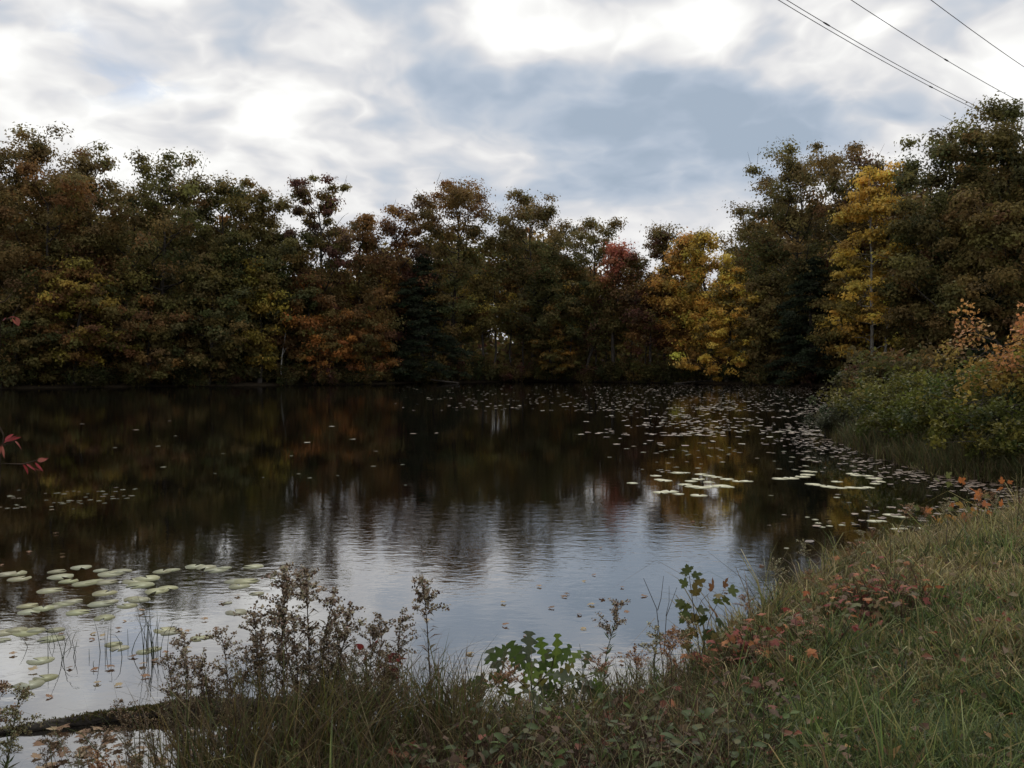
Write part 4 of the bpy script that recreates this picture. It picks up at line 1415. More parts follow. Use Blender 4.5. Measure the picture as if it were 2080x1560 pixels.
# ------------------------------------------------------------------ goldenrod and other tall weeds
def weed_geo(seed, plume=True, n_leaf=46, leaf_len=0.10, dry=0.7, plume_w=0.16, n_br=16, curl=True, plo=0.74):
    """Weed of height 1: stem, narrow leaves, plume branches."""
    rng = np.random.default_rng(seed)
    st, lv, pl = Geo(), Geo(), Geo()
    s = np.linspace(0, 1, 9)
    bx, by = rng.normal() * 0.06, rng.normal() * 0.06
    P = np.stack([bx * s ** 2 + 0.012 * np.sin(s * 9 + seed), by * s ** 2 + 0.012 * np.cos(s * 7 + seed), s * 0.96], 1)
    V, Q = tube(P, np.linspace(0.0058, 0.0020, 9), 5)
    st.add(V, Q, None, (0.085, 0.06, 0.04) if dry > 0.4 else (0.08, 0.09, 0.035))

    def on(f):
        k = f * 8
        a = np.minimum(k.astype(int), 7)
        return P[a] + (P[a + 1] - P[a]) * (k - a)[:, None]

    f = np.sort(rng.uniform(0.12, 0.86, n_leaf))
    base = on(f)
    az = np.arange(n_leaf) * 2.4 + rng.normal(size=n_leaf) * 0.4
    droop = rng.uniform(-0.9, 0.5, n_leaf) if curl else rng.uniform(0.1, 0.9, n_leaf)
    L = leaf_len * rng.uniform(0.6, 1.2, n_leaf) * (1.1 - 0.5 * f)
    d1 = norm(np.stack([np.cos(az), np.sin(az), 0.6 + 0 * az], 1))
    d2 = norm(np.stack([np.cos(az), np.sin(az), droop], 1))
    mid = base + d1 * L[:, None] * 0.5
    tip = mid + d2 * L[:, None] * 0.55
    sd = np.stack([-np.sin(az), np.cos(az), 0 * az], 1)
    w = (L * rng.uniform(0.07, 0.11, n_leaf))[:, None]
    V = np.stack([base, mid + sd * w, mid - sd * w, tip], 1).reshape(-1, 3)
    b = np.arange(n_leaf)[:, None] * 4
    T = np.concatenate([b + [0, 1, 2], b + [1, 3, 2]])
    green = rng.uniform(size=n_leaf) > dry
    cc = np.where(green[:, None], pal(rng, n_leaf, [(0.055, 0.075, 0.026), (0.075, 0.09, 0.03)]), pal(rng, n_leaf, [(0.075, 0.05, 0.032), (0.11, 0.08, 0.045), (0.05, 0.034, 0.024)]))
    lv.add(V, None, T, np.repeat(cc, 4, 0))
    if plume:
        for k in range(n_br):
            f0 = np.array([rng.uniform(plo, 1.0)]) if k else np.array([1.0])
            p0 = on(f0)[0]
            a = rng.uniform(0, 6.28)
            L2 = plume_w * rng.uniform(0.45, 1.1) * (1.15 - 0.55 * (f0[0] - plo) / (1 - plo))
            if k == 0:
                dx = np.array([rng.normal() * 0.2, rng.normal() * 0.2, 1.0])
            else:
                dx = np.array([math.cos(a), math.sin(a), rng.uniform(0.9, 1.9)]) * 0.72
            u = np.linspace(0, 1, 5)
            BP = p0 + np.outer(u, dx * L2) + np.outer(u ** 2, [math.cos(a) * 0.25 * L2, math.sin(a) * 0.25 * L2, -0.45 * L2])
            V, Q = tube(BP, np.linspace(0.0020, 0.0009, 5), 3)
            st.add(V, Q, None, (0.09, 0.065, 0.045))
            m = int(52 * L2 / plume_w) + 12
            uu = rng.uniform(0.15, 1.05, m) * 4
            a_ = np.minimum(uu.astype(int), 3)
            pp = BP[a_] + (BP[a_ + 1] - BP[a_]) * (uu - a_)[:, None]
            pp = pp + rng.normal(size=(m, 3)) * np.array([0.007, 0.007, 0.008]) + np.array([0, 0, 0.004])
            D_ = rand_dirs(m, rng, 0.5)
            N_ = rand_dirs(m, rng)
            N_ = norm(N_ - D_ * np.sum(D_ * N_, 1, keepdims=True))
            ls = rng.uniform(0.009, 0.021, m)
            V, T, C = leaf_cards(pp, D_, N_, ls, ls * 0.42, pal(rng, m, [(0.24, 0.185, 0.125), (0.14, 0.10, 0.066), (0.42, 0.36, 0.27), (0.07, 0.05, 0.034)], [4, 3, 4, 2]))
            pl.add(V, None, T, C)
    return st, lv, pl


def weed_protos(seeds, **kw):
    out = []
    for sd in seeds:
        st, lv, pl = weed_geo(sd, **kw)
        out.append((st.mesh('weed_stem', M_DRY, True), lv.mesh('weed_leaves', M_LEAF), pl.mesh('weed_plume', M_DRY) if pl.n else None))
    return out


GR_BROWN = weed_protos([501, 502, 503, 504], dry=0.9, plume_w=0.15, n_br=15, n_leaf=90, leaf_len=0.11, plo=0.70)
GR_BUSHY = weed_protos([511, 512, 513], dry=0.95, plume_w=0.19, n_br=24, n_leaf=110, leaf_len=0.10, plo=0.45)
GR_GREEN = weed_protos([521, 522, 523], dry=0.15, plume_w=0.14, n_br=16, n_leaf=60, leaf_len=0.11, curl=False)
ASTER = weed_protos([531, 532, 533], plume=False, dry=0.15, n_leaf=60, leaf_len=0.10, curl=False)
TALL1 = weed_protos([541], dry=1.0, plume_w=0.11, n_br=16, n_leaf=44, leaf_len=0.10)


def put_weed(protos, name, label, cat, group, px, py, D, bx=0.0, color=(1, 1, 1), k=None):
    top = at_d(px, py, D)
    xb = top.x + bx
    zb = gz(xb, D) - 0.02
    zb = max(zb, -0.06)
    h = max(0.12, (top.z - zb))
    r = empty(name, (xb, D, zb), 0, h / 0.99)
    r.rotation_euler = (random.gauss(0, 0.04), math.atan2(-bx, h), 0)
    st, lv, pl = protos[(k if k is not None else random.randrange(99)) % len(protos)]
    rz = random.uniform(0, 6.28)
    link('stem', st, r, rot=(0, 0, rz))
    fine(link('foliage', lv, r, rot=(0, 0, rz), color=color))
    if pl is not None:
        fine(link('flower_plume', pl, r, rot=(0, 0, rz), color=color))
    return tag(r, label, cat, group)


W_ = 'goldenrod'
GG = 'dried goldenrod stalks on the near bank'
put_weed(GR_BROWN, 'goldenrod', 'leftmost stalk of the tall faded goldenrod clump, leaning left', W_, GG, 538, 1188, 4.32, 0.10)
put_weed(GR_BROWN, 'goldenrod', 'straight narrow topped stalk in the tall faded goldenrod clump', W_, GG, 580, 1166, 4.36, 0.06)
put_weed(GR_BROWN, 'goldenrod', 'tallest full plumed stalk of the faded goldenrod clump', W_, GG, 624, 1166, 4.34, 0.02)
put_weed(GR_BROWN, 'goldenrod', 'goldenrod stalk leaning right from the tall faded clump', W_, GG, 664, 1206, 4.34, -0.06)
put_weed(GR_BROWN, 'goldenrod', 'rightmost drooping stalk of the tall faded goldenrod clump', W_, GG, 694, 1216, 4.40, -0.10)
put_weed(GR_BROWN, 'goldenrod', 'short goldenrod at the left foot of the tall clump, arching left', W_, GG, 496, 1248, 4.28, 0.14)
put_weed(GR_BUSHY, 'goldenrod', 'shaggy brown goldenrod between the tall clump and leaning dark one', W_, GG, 452, 1288, 4.25, 0.08)
put_weed(GR_BUSHY, 'goldenrod', 'dark shaggy goldenrod leaning left over the mossy log', W_, GG, 385, 1296, 4.22, -0.02)
put_weed(GR_BUSHY, 'goldenrod', 'low dark goldenrod growing up beside the mossy log', W_, GG, 350, 1340, 4.20, 0.04)
put_weed(GR_BUSHY, 'goldenrod', 'bushy seed head low in the middle of the tall faded clump', W_, GG, 600, 1262, 4.25, 0.0)
put_weed(GR_BUSHY, 'goldenrod', 'bushy seed head low on the right of the tall faded clump', W_, GG, 668, 1300, 4.28, 0.0)
put_weed(GR_BROWN, 'goldenrod', 'greyish goldenrod left of the red sumac leaves', W_, GG, 742, 1276, 4.42, -0.03)
put_weed(GR_BROWN, 'goldenrod', 'greyish goldenrod standing directly over the red sumac leaves', W_, GG, 772, 1250, 4.46, 0.0)
put_weed(GR_BROWN, 'goldenrod', 'greyish goldenrod right of the red sumac leaves, curled top', W_, GG, 815, 1246, 4.50, -0.03)
put_weed(GR_BUSHY, 'goldenrod', 'short goldenrod with ragged head in front of the red sumac', W_, GG, 716, 1318, 4.30, 0.0)
put_weed(GR_BUSHY, 'goldenrod', 'ragged low goldenrod below the curled top one', W_, GG, 795, 1330, 4.42, 0.0)
put_weed(TALL1, 'goldenrod', 'single tall goldenrod with drooping brown leaves, apart from the clumps', W_, GG, 890, 1162, 4.55, -0.05)
put_weed(GR_GREEN, 'goldenrod', 'slim goldenrod with green leaves right of the oak seedling', W_, GG, 1250, 1222, 4.85, -0.10)
put_weed(GR_GREEN, 'goldenrod', 'leafy goldenrod in the bottom left corner leaning right', W_, GG, 60, 1390, 3.75, -0.22, (0.9, 1.0, 0.8))
put_weed(GR_GREEN, 'goldenrod', 'reddish leafy goldenrod cut by the left edge at the bottom', W_, GG, -8, 1395, 3.8, -0.10, (1.0, 0.85, 0.7))
put_weed(GR_GREEN, 'goldenrod', 'low leafy goldenrod at the very bottom left corner', W_, GG, 30, 1470, 3.7, -0.1, (0.9, 1.0, 0.8))
put_weed(GR_GREEN, 'goldenrod', 'grey green goldenrod bowing left over the dark water at right', W_, GG, 1700, 1106, 8.0, 0.10, (1.1, 1.2, 1.0))
put_weed(GR_GREEN, 'goldenrod', 'upright green goldenrod at the water edge right of the bowing one', W_, GG, 1790, 1078, 8.9, 0, (1.1, 1.2, 1.0))
put_weed(GR_GREEN, 'goldenrod', 'faint slender goldenrod before the orange maple sapling', W_, GG, 1852, 1024, 9.6, 0, (1.1, 1.1, 0.9))
for (px, py, D, lab) in ((915, 1326, 4.6, 'green narrow leaved aster left of the oak seedling'), (968, 1335, 4.75, 'thin green aster touching the left side of the oak seedling'), (1180, 1300, 4.9, 'green aster sticking out of the oak seedling top right'),
                         (1300, 1310, 5.0, 'stubby green aster right of the slim green goldenrod'), (1325, 1325, 5.05, 'green aster with broad leaves by the bare forked twig'), (1275, 1345, 4.95, 'brown tipped aster under the slim green goldenrod'),
                         (530, 1330, 4.2, 'yellowing aster at the left foot of the tall faded clump'), (430, 1370, 4.15, 'green aster in front of the shaggy goldenrods by the log'), (1400, 1330, 5.2, 'aster stalk at the foot of the maple sapling'),
                         (860, 1350, 4.5, 'green aster under the single tall goldenrod')):
    put_weed(ASTER, 'aster_stalk', lab, 'weed', 'green aster stalks on the near bank', px, py, D, random.gauss(0, 0.04))
# dried bare stalks at the bottom left
def stalk_zone(px):
    return 'towards the lower left corner' if px < 210 else ('before the mossy part of the log' if px < 350 else 'below the leaning dark goldenrod')


DRYST = weed_protos([551, 552, 553], plume=True, dry=1.0, plume_w=0.20, n_br=14, n_leaf=20, leaf_len=0.06)
for (px, py, D) in ((120, 1500, 4.05), (170, 1490, 4.1), (215, 1470, 4.12), (255, 1495, 4.05), (290, 1460, 4.15), (330, 1440, 4.15), (365, 1460, 4.1), (400, 1430, 4.15), (310, 1500, 3.95), (205, 1525, 3.9), (440, 1470, 4.1), (490, 1450, 4.2), (150, 1530, 3.85), (275, 1530, 3.85)):
    put_weed(DRYST, 'dry_stalk', 'withered brown stalk in the drifted leaves, ' + stalk_zone(px), 'weed', 'withered stalks, ' + stalk_zone(px), px, py, D, random.gauss(0, 0.05), (0.75, 0.68, 0.62))

for k, (px, py, D, bx) in enumerate(((540, 1290, 4.42, 0.05), (655, 1310, 4.40, -0.03), (520, 1320, 4.28, 0.06), (575, 1300, 4.3, 0.0), (630, 1290, 4.3, -0.02), (690, 1280, 4.42, -0.05), (480, 1330, 4.22, 0.05), (425, 1320, 4.24, 0.03), (410, 1345, 4.2, 0.02), (370, 1370, 4.18, 0.02))):
    put_weed(GR_BROWN if k < 4 else GR_BUSHY, 'goldenrod', 'withered goldenrod stalk buried among the taller plumes of the left clump', W_, 'lower goldenrod stalks inside the left clump', px, py, D, bx, (0.85, 0.8, 0.75))
for k in range(16):
    px = random.uniform(520, 900)
    put_weed(ASTER, 'aster_stalk', 'green narrow leaved weed low between goldenrods and oak seedling', 'weed', 'low weeds under the goldenrods', px, random.uniform(1370, 1440), 4.15 + (px - 500) / 400 * 0.4, random.gauss(0, 0.04))

random.seed(77)
for k in range(92):
    i = random.randrange(5, 16)
    f = random.random()
    qx = SH[i][0] + (SH[i + 1][0] - SH[i][0]) * f + random.uniform(0.0, 0.7)
    qy = SH[i][1] + (SH[i + 1][1] - SH[i][1]) * f - random.uniform(0.0, 0.5)
    if shore_sd(qx, qy)[0] < 0.02:
        continue
    zb = gz(qx, qy) - 0.02
    h = random.uniform(0.22, 0.55)
    kind = random.choice(['green', 'dry', 'dry', 'aster'])
    pr = {'green': GR_GREEN, 'dry': DRYST, 'aster': ASTER}[kind]
    r = empty('fringe_weed', (qx, qy, zb), random.uniform(0, 6.28), h)
    r.rotation_euler = (random.gauss(0, 0.15), random.gauss(0, 0.15), random.uniform(0, 6.28))
    st, lv, pl = pr[k % len(pr)]
    c = {'green': (1.1, 1.2, 1.0), 'dry': (1.1, 0.8, 0.65), 'aster': (1.2, 1.2, 0.8)}[kind]
    link('stem', st, r)
    fine(link('foliage', lv, r, color=c))
    if pl is not None:
        fine(link('flower_plume', pl, r, color=c))
    what = {'green': 'green weed with a small plume', 'dry': 'brown withered weed', 'aster': 'narrow leaved green weed'}[kind]
    where = 'on the bank edge around the oak seedling' if qy < 5.2 else 'on the right bank edge near the maple sapling' if qy < 7.6 else 'on the far stretch of the right bank edge'
    tag(r, f'{what} {where}', 'weed', f'{what}s {where}')
for k in range(7):
    px = random.uniform(90, 520)
    put_weed(DRYST, 'dry_stalk', 'withered brown stalk in the drifted leaves, ' + stalk_zone(px), 'weed', 'withered stalks, ' + stalk_zone(px), px, random.uniform(1425, 1525), random.uniform(3.75, 4.1), random.gauss(0, 0.06), (0.75, 0.68, 0.62))
for k in range(12):
    put_weed(GR_BUSHY if k % 2 else GR_BROWN, 'goldenrod', 'short brown goldenrod in the dense weeds left of the oak seedling', W_, 'short goldenrods left of the oak seedling', random.uniform(640, 900), random.uniform(1330, 1400), random.uniform(4.2, 4.5), random.gauss(0, 0.04), (0.9, 0.85, 0.75))

# bare forked twig
tp = at_d(1345, 1300, 5.2)
zb = gz(tp.x, 5.2) - 0.02
r = empty('bare_twig', (tp.x, 5.2, zb))
g = Geo()


def px_pts(lst, D):
    return np.array([[*(at_d(a, b, D) - Vector((tp.x, D, zb)))] + [] for a, b in lst])


for pts, ra, rb in (([(1355, 1430), (1345, 1330), (1336, 1240), (1308, 1176)], 0.004, 0.0015), ([(1336, 1240), (1342, 1215), (1348, 1170)], 0.0026, 0.0012), ([(1349, 1330), (1352, 1250), (1374, 1192)], 0.003, 0.0012), ([(1352, 1250), (1358, 1220), (1359, 1190)], 0.002, 0.001), ([(1328, 1420), (1330, 1330), (1338, 1260)], 0.003, 0.0012)):
    P = px_pts(pts, 5.2)
    P[:, 1] += RNG.normal(size=len(P)) * 0.015
    V, Q = tube(P, np.linspace(ra, rb, len(P)), 5)
    g.add(V, Q)
o = g.build('twig', M_BARK, r, True)
tag(r, 'bare dark forked twig standing before the bright water', 'twig')


# ------------------------------------------------------------------ broad-leaved saplings built leaf by leaf
def leafy(name, label, cat, base, leaves, meshes, colors, stems, group=None, stem_r=0.005, stem_col=None):
    """base: world point; leaves: list of (offset, azimuth, pitch, size); stems: polylines relative to base."""
    r = empty(name, base)
    g = Geo()
    for P, a, b in stems:
        V, Q = tube(np.array(P), np.linspace(a, b, len(P)), 5)
        g.add(V, Q, None, stem_col or (0.07, 0.05, 0.035))
    g.build('stem', M_DRY, r, True)
    for (p, az, pitch, roll, size) in leaves:
        c = random.choice(colors)
        v = random.uniform(0.75, 1.2)
        link('leaf', random.choice(meshes), r, p, (Euler((roll, -pitch, az))), size, (c[0] * v, c[1] * v, c[2] * v))
    return tag(r, label, cat, group)


def px_leafy(name, label, cat, D, base_px, stem_px, leaf_px, meshes, colors, group=None, size_px=(45, 70), spread=0.10, pitch=(0.0, 0.9), face=0.6):
    """Plant in a slab about distance D: stems and leaf bases read off the photo, spread in depth."""
    b = at_d(base_px[0], base_px[1], D)
    base = Vector((b.x, D, gz(b.x, D) - 0.02))
    stems = []
    for pts, ra, rb in stem_px:
        P = []
        dep = random.gauss(0, spread * 0.6)
        for i, (a, c) in enumerate(pts):
            q = at_d(a, c, D + dep * i / max(1, len(pts) - 1)) - base
            if i == 0 and pts[0] == base_px:
                q = Vector((0, 0, 0))
            P.append(q)
        stems.append((P, ra, rb))
    leaves = []
    for lf in leaf_px:
        a, c = lf[0], lf[1]
        dep = random.gauss(0, spread)
        q = at_d(a, c, D + dep) - base
        ang = math.radians(lf[2]) if len(lf) > 2 else random.uniform(0, 6.28)   # direction in the picture plane, 0 = right, 90 = up
        sz = (lf[3] if len(lf) > 3 else random.uniform(*size_px)) / FPX * D * 0.80
        # leaf points along (cos ang, depth, sin ang) and its face is tilted towards sky and viewer
        d = Vector((math.cos(ang), random.gauss(0, 0.35), math.sin(ang))).normalized()
        nn = Vector((random.gauss(0, 0.5), -face + random.gauss(0, 0.45), 0.75))
        nn = (nn - d * nn.dot(d)).normalized()
        M = Matrix((d, nn.cross(d), nn)).transposed()
        e = M.to_euler()
        leaves.append((q, e, sz))
    r = empty(name, base)
    g = Geo()
    for P, a, b2 in stems:
        V, Q = tube(np.array([list(p) for p in P]), np.linspace(a, b2, len(P)), 5)
        g.add(V, Q, None, (0.07, 0.05, 0.035))
    g.build('stem', M_DRY, r, True)
    for q, e, sz in leaves:
        c = random.choice(colors)
        v = random.uniform(0.75, 1.2)
        link('leaf', random.choice(meshes), r, q, e, sz, (c[0] * v, c[1] * v, c[2] * v))
    return tag(r, label, cat, group)


OAKG = [(0.095, 0.150, 0.028), (0.115, 0.165, 0.034), (0.070, 0.110, 0.028), (0.105, 0.125, 0.065), (0.090, 0.110, 0.070), (0.16, 0.15, 0.04)]
px_leafy('oak_seedling', 'green oak seedling with big lobed leaves before the bright water', 'seedling', 4.75, (1085, 1470),
         [([(1085, 1470), (1080, 1400), (1075, 1330)], 0.006, 0.003), ([(1082, 1410), (1050, 1380), (1020, 1345)], 0.004, 0.002), ([(1082, 1400), (1120, 1360), (1130, 1310)], 0.004, 0.002), ([(1084, 1430), (1030, 1410), (975, 1400)], 0.003, 0.002), ([(1084, 1420), (1160, 1390), (1210, 1370)], 0.003, 0.002)],
         [(1018, 1375, 115, 82), (1020, 1362, 88, 76), (1040, 1372, 60, 60), (1065, 1360, 110, 78), (1072, 1350, 85, 84), (1090, 1365, 60, 70), (1075, 1375, 35, 60), (1125, 1350, 80, 76), (1130, 1345, 50, 58), (1140, 1355, 70, 60), (1150, 1360, 55, 66), (1110, 1370, 10, 66),
          (1005, 1395, 170, 70), (1000, 1390, 205, 66), (985, 1400, 235, 66), (1000, 1415, 260, 70), (960, 1395, 190, 60), (1020, 1420, 285, 56), (1040, 1385, 160, 62), (1060, 1400, 330, 72), (1085, 1385, 320, 78), (1050, 1365, 20, 60), (1120, 1390, 340, 74), (1160, 1375, 0, 70), (1170, 1385, 330, 70), (1195, 1370, 20, 60), (1205, 1375, 300, 60),
          (1215, 1380, 270, 60), (1185, 1395, 200, 56), (1080, 1350, 140, 66), (1105, 1345, 100, 62), (1145, 1385, 250, 60), (960, 1420, 250, 60)]
         + [(random.uniform(955, 1215), random.uniform(1350, 1440), random.uniform(0, 360), random.uniform(48, 72)) for _ in range(26)],
         OAKLEAF, OAKG, spread=0.09)
MPL = [(0.085, 0.105, 0.035), (0.065, 0.085, 0.03), (0.16, 0.13, 0.045), (0.20, 0.10, 0.05)]
px_leafy('maple_sapling', 'slender maple sapling with green and russet leaves, right of twig', 'sapling', 5.5, (1435, 1420),
         [([(1435, 1420), (1425, 1350), (1412, 1260), (1400, 1170)], 0.005, 0.002), ([(1425, 1330), (1440, 1260), (1470, 1200)], 0.003, 0.0015), ([(1418, 1290), (1400, 1250), (1392, 1230)], 0.003, 0.0015), ([(1412, 1250), (1425, 1220), (1440, 1205)], 0.002, 0.001)],
         [(1400, 1168, 100, 34), (1402, 1165, 170, 30), (1402, 1172, 20, 34), (1400, 1190, 150, 36), (1408, 1186, 20, 36), (1396, 1225, 200, 40), (1398, 1222, 260, 40), (1392, 1232, 150, 34), (1410, 1240, 0, 42), (1402, 1240, 230, 44), (1440, 1205, 60, 40), (1445, 1210, 10, 40), (1470, 1198, 80, 34),
          (1474, 1200, 0, 40), (1466, 1206, 300, 38), (1438, 1232, 320, 50), (1430, 1245, 270, 46), (1424, 1250, 200, 44), (1445, 1215, 330, 40), (1410, 1270, 250, 44), (1430, 1275, 300, 44), (1405, 1282, 210, 40), (1440, 1290, 340, 44), (1415, 1215, 100, 40), (1420, 1262, 140, 44), (1450, 1255, 330, 40), (1432, 1315, 20, 40), (1408, 1310, 180, 40)],
         MAPLELEAF, MPL, spread=0.05)
ORM = [(0.40, 0.20, 0.05), (0.42, 0.15, 0.05), (0.34, 0.12, 0.05), (0.14, 0.15, 0.05), (0.42, 0.26, 0.06)]
px_leafy('maple_sapling', 'low orange maple sapling at the right bank under the bushes', 'sapling', 10.5, (1990, 1065),
         [([(1990, 1065), (1960, 1040), (1900, 1040), (1870, 1035)], 0.008, 0.003), ([(1990, 1065), (1985, 1020), (1960, 990), (1910, 972)], 0.008, 0.003), ([(1990, 1065), (2020, 1020), (2042, 985)], 0.007, 0.003)],
         [(1908, 975, 170), (1920, 972, 60), (1930, 975, 250), (1945, 980, 40), (1955, 985, 100), (1965, 990, 330), (1980, 1000, 300), (1985, 1010, 60), (2035, 985, 90), (2045, 982, 30), (2040, 990, 200), (1975, 1020, 180), (1990, 1025, 0), (2000, 1015, 60), (1960, 1030, 150), (1940, 1035, 170), (1985, 1035, 240), (2005, 1035, 300), (1870, 1036, 150), (1878, 1042, 30), (1890, 1046, 330), (1905, 1050, 300),
          (1915, 1052, 20), (1930, 1050, 340), (1945, 1052, 10), (1960, 1050, 40), (1970, 1045, 90), (1985, 1050, 120), (2010, 1050, 30), (2020, 1040, 10), (2030, 1030, 60), (1950, 1015, 170), (1940, 1022, 210)],
         MAPLELEAF, ORM, size_px=(18, 30), spread=0.25)


def sumac(label, D, stems, leaflets, group='red sumac sprigs'):
    b = stems[0][0][0]
    stems = [(p_, r1 * 1.7, r2 * 1.7) for p_, r1, r2 in stems]
    px_leafy('red_sumac', label, 'sumac', D, b, stems, leaflets, LANCELEAF + OVATELEAF[:1], [(0.30, 0.045, 0.05), (0.24, 0.040, 0.045), (0.30, 0.10, 0.08)], group, spread=0.015, face=0.9)


sumac('red sumac leaf hanging at the left edge just above lily water', 2.6, [([(-60, 938), (0, 941), (46, 943), (80, 934)], 0.0022, 0.0010)], [(46, 943, 300, 34), (60, 941, 290, 36), (72, 940, 320, 32), (76, 936, 10, 22), (84, 934, 15, 18), (52, 942, 320, 30)])
sumac('red sumac leaf cut by the left edge above the lower sprig', 2.6, [([(-50, 930), (0, 905), (12, 903)], 0.0022, 0.0012), ([(0, 868), (8, 885), (4, 910)], 0.0016, 0.001), ([(12, 903), (34, 894)], 0.001, 0.0006)], [(8, 900, 30, 44), (16, 897, 20, 40), (10, 895, 45, 26), (2, 905, 255, 36), (5, 906, 285, 30), (30, 896, 340, 24)])
sumac('small orange red sumac leaf high at the left edge', 2.7, [([(-50, 652), (0, 648), (22, 648), (40, 618)], 0.0020, 0.0008), ([(-20, 620), (10, 612), (22, 598)], 0.0014, 0.0008)], [(18, 646, 30, 18), (24, 646, 290, 24), (32, 645, 275, 26), (12, 648, 190, 16)])
sumac('bright red sumac leaves among the greyish goldenrods', 4.45, [([(780, 1430), (780, 1370), (785, 1330)], 0.003, 0.0016)], [(785, 1345, 20, 50), (790, 1350, 300, 50), (800, 1340, 10, 34), (800, 1336, 330, 30), (792, 1352, 270, 44), (745, 1330, 240, 30), (760, 1312, 60, 26), (735, 1325, 200, 26), (778, 1355, 200, 34), (755, 1318, 100, 24), (740, 1318, 150, 26)])

# ------------------------------------------------------------------ low leafy plants of the bank
def low_plant(name, label, group, px, py, meshes, colors, n, size, h, cat='plant', rad=0.10, lift=(0.1, 0.8)):
    p = at_z(px, py, 0.35)
    z = gz(p.x, p.y)
    p = at_z(px, py, max(z + h * 0.5, 0.05))
    z = gz(p.x, p.y)
    base = Vector((p.x, p.y, z - 0.01))
    r = empty(name, base)
    g = Geo()
    placed = []
    for k in range(n):
        a = random.uniform(0, 6.28)
        rr = rad * math.sqrt(random.random())
        q = Vector((math.cos(a) * rr, math.sin(a) * rr, h * random.uniform(0.35, 1.1)))
        P = np.array([[0, 0, 0], [q.x * 0.4, q.y * 0.4, q.z * 0.65], list(q)])
        V, Q = tube(P, np.array([0.0024, 0.002, 0.0013]), 4)
        g.add(V, Q, None, (0.085, 0.055, 0.04))
        placed.append((q, a))
    g.build('stem', M_DRY, r)
    for q, a in placed:
        c = random.choice(colors)
        v = random.uniform(0.7, 1.25)
        link('leaf', random.choice(meshes), r, q, Euler((random.gauss(0, 0.35), random.uniform(-0.3, 0.7), a + random.gauss(0, 0.7))), size * random.uniform(0.7, 1.25), (c[0] * v, c[1] * v, c[2] * v))
    return tag(r, label, cat, group)


GREYG = [(0.070, 0.088, 0.046), (0.058, 0.082, 0.034), (0.085, 0.095, 0.058), (0.075, 0.11, 0.034), (0.10, 0.10, 0.05)]
BRN = [(0.105, 0.070, 0.050), (0.13, 0.09, 0.065), (0.070, 0.045, 0.034), (0.16, 0.115, 0.085), (0.18, 0.07, 0.05)]
REDS = [(0.24, 0.065, 0.055), (0.32, 0.12, 0.065), (0.19, 0.06, 0.05), (0.38, 0.17, 0.08), (0.12, 0.10, 0.05), (0.16, 0.10, 0.07), (0.17, 0.12, 0.06), (0.10, 0.11, 0.045)]
random.seed(21)
for k in range(112):
    px, py = random.uniform(880, 1560), random.uniform(1405, 1600)
    if px < 1000 and py < 1470:
        continue
    br = random.random() < 0.38
    zone = ('left below the oak seedling' if px < 1040 else 'right below the oak seedling' if px < 1220 else 'below the bare forked twig' if px < 1380 else 'below the maple sapling')
    zone += ', by the water' if py < 1470 else (', mid bank' if py < 1530 else ', at the bottom edge')
    low_plant('bramble', f"{'brownish' if br else 'grey green'} leafy bramble sprig {zone}", f"{'brown' if br else 'green'} bramble sprigs {zone}", px, py, OVATELEAF + (MAPLELEAF[:2] if br else OVATELEAF), BRN if br else GREYG, random.randint(10, 14), random.uniform(0.035, 0.068), random.uniform(0.10, 0.28), rad=0.15)
for k in range(30):
    px, py = random.uniform(480, 900), random.uniform(1470, 1570)
    br = random.random() < 0.35
    low_plant('bramble', f"{'russet' if br else 'dull green'} leafy sprig in the long grass below the goldenrods", f"{'russet' if br else 'green'} sprigs below the goldenrods", px, py, OVATELEAF + (MAPLELEAF if br else []), [(0.22, 0.07, 0.05), (0.2, 0.10, 0.06)] if br else GREYG, random.randint(6, 10), random.uniform(0.05, 0.08), random.uniform(0.10, 0.20))
for k in range(9):
    low_plant('grape_vine', 'broad grey green vine leaves hanging over the log end', 'vine leaves by the log end', random.uniform(395, 470), random.uniform(1450, 1530), MAPLELEAF, [(0.075, 0.10, 0.055), (0.065, 0.09, 0.045)], random.randint(3, 5), random.uniform(0.07, 0.10), random.uniform(0.10, 0.28))
for k in range(60):
    t_ = random.random()
    px = 1470 + t_ * 400 + random.gauss(0, 25)
    py = 1345 - t_ * 165 + random.gauss(0, 24)
    half = 'nearest the maple sapling' if px < 1545 else 'on the water side of the bank' if px < 1630 else 'half way along the red patch' if px < 1740 else 'at the upper end of the red patch'
    low_plant('red_seedling', f'red and orange leaved seedling {half}', f'red seedlings {half}', px, py, MAPLELEAF, REDS, random.randint(8, 12), random.uniform(0.05, 0.08), random.uniform(0.18, 0.34), 'seedling', 0.14)
for (px, py) in ((540, 1545), (520, 1530), (800, 1505), (960, 1520), (1500, 1400), (1395, 1440), (1395, 1400), (1300, 1480), (820, 1540)):
    low_plant('red_seedling', 'small russet red leaf cluster down in the near weeds', 'russet clusters in the near weeds', px, py, MAPLELEAF, REDS[:3] + [(0.25, 0.12, 0.08)], 5, 0.065, 0.12, 'seedling')
for k in range(48):
    px, py = random.uniform(1340, 2060), random.uniform(1330, 1560)
    low_plant('clover_plant', 'small green broadleaf weed in the mown grass', 'broadleaf weeds in the grass', px, py, OVATELEAF, [(0.065, 0.10, 0.035), (0.08, 0.11, 0.05), (0.09, 0.09, 0.05)], random.randint(6, 10), random.uniform(0.035, 0.055), random.uniform(0.05, 0.10), 'weed', 0.07)

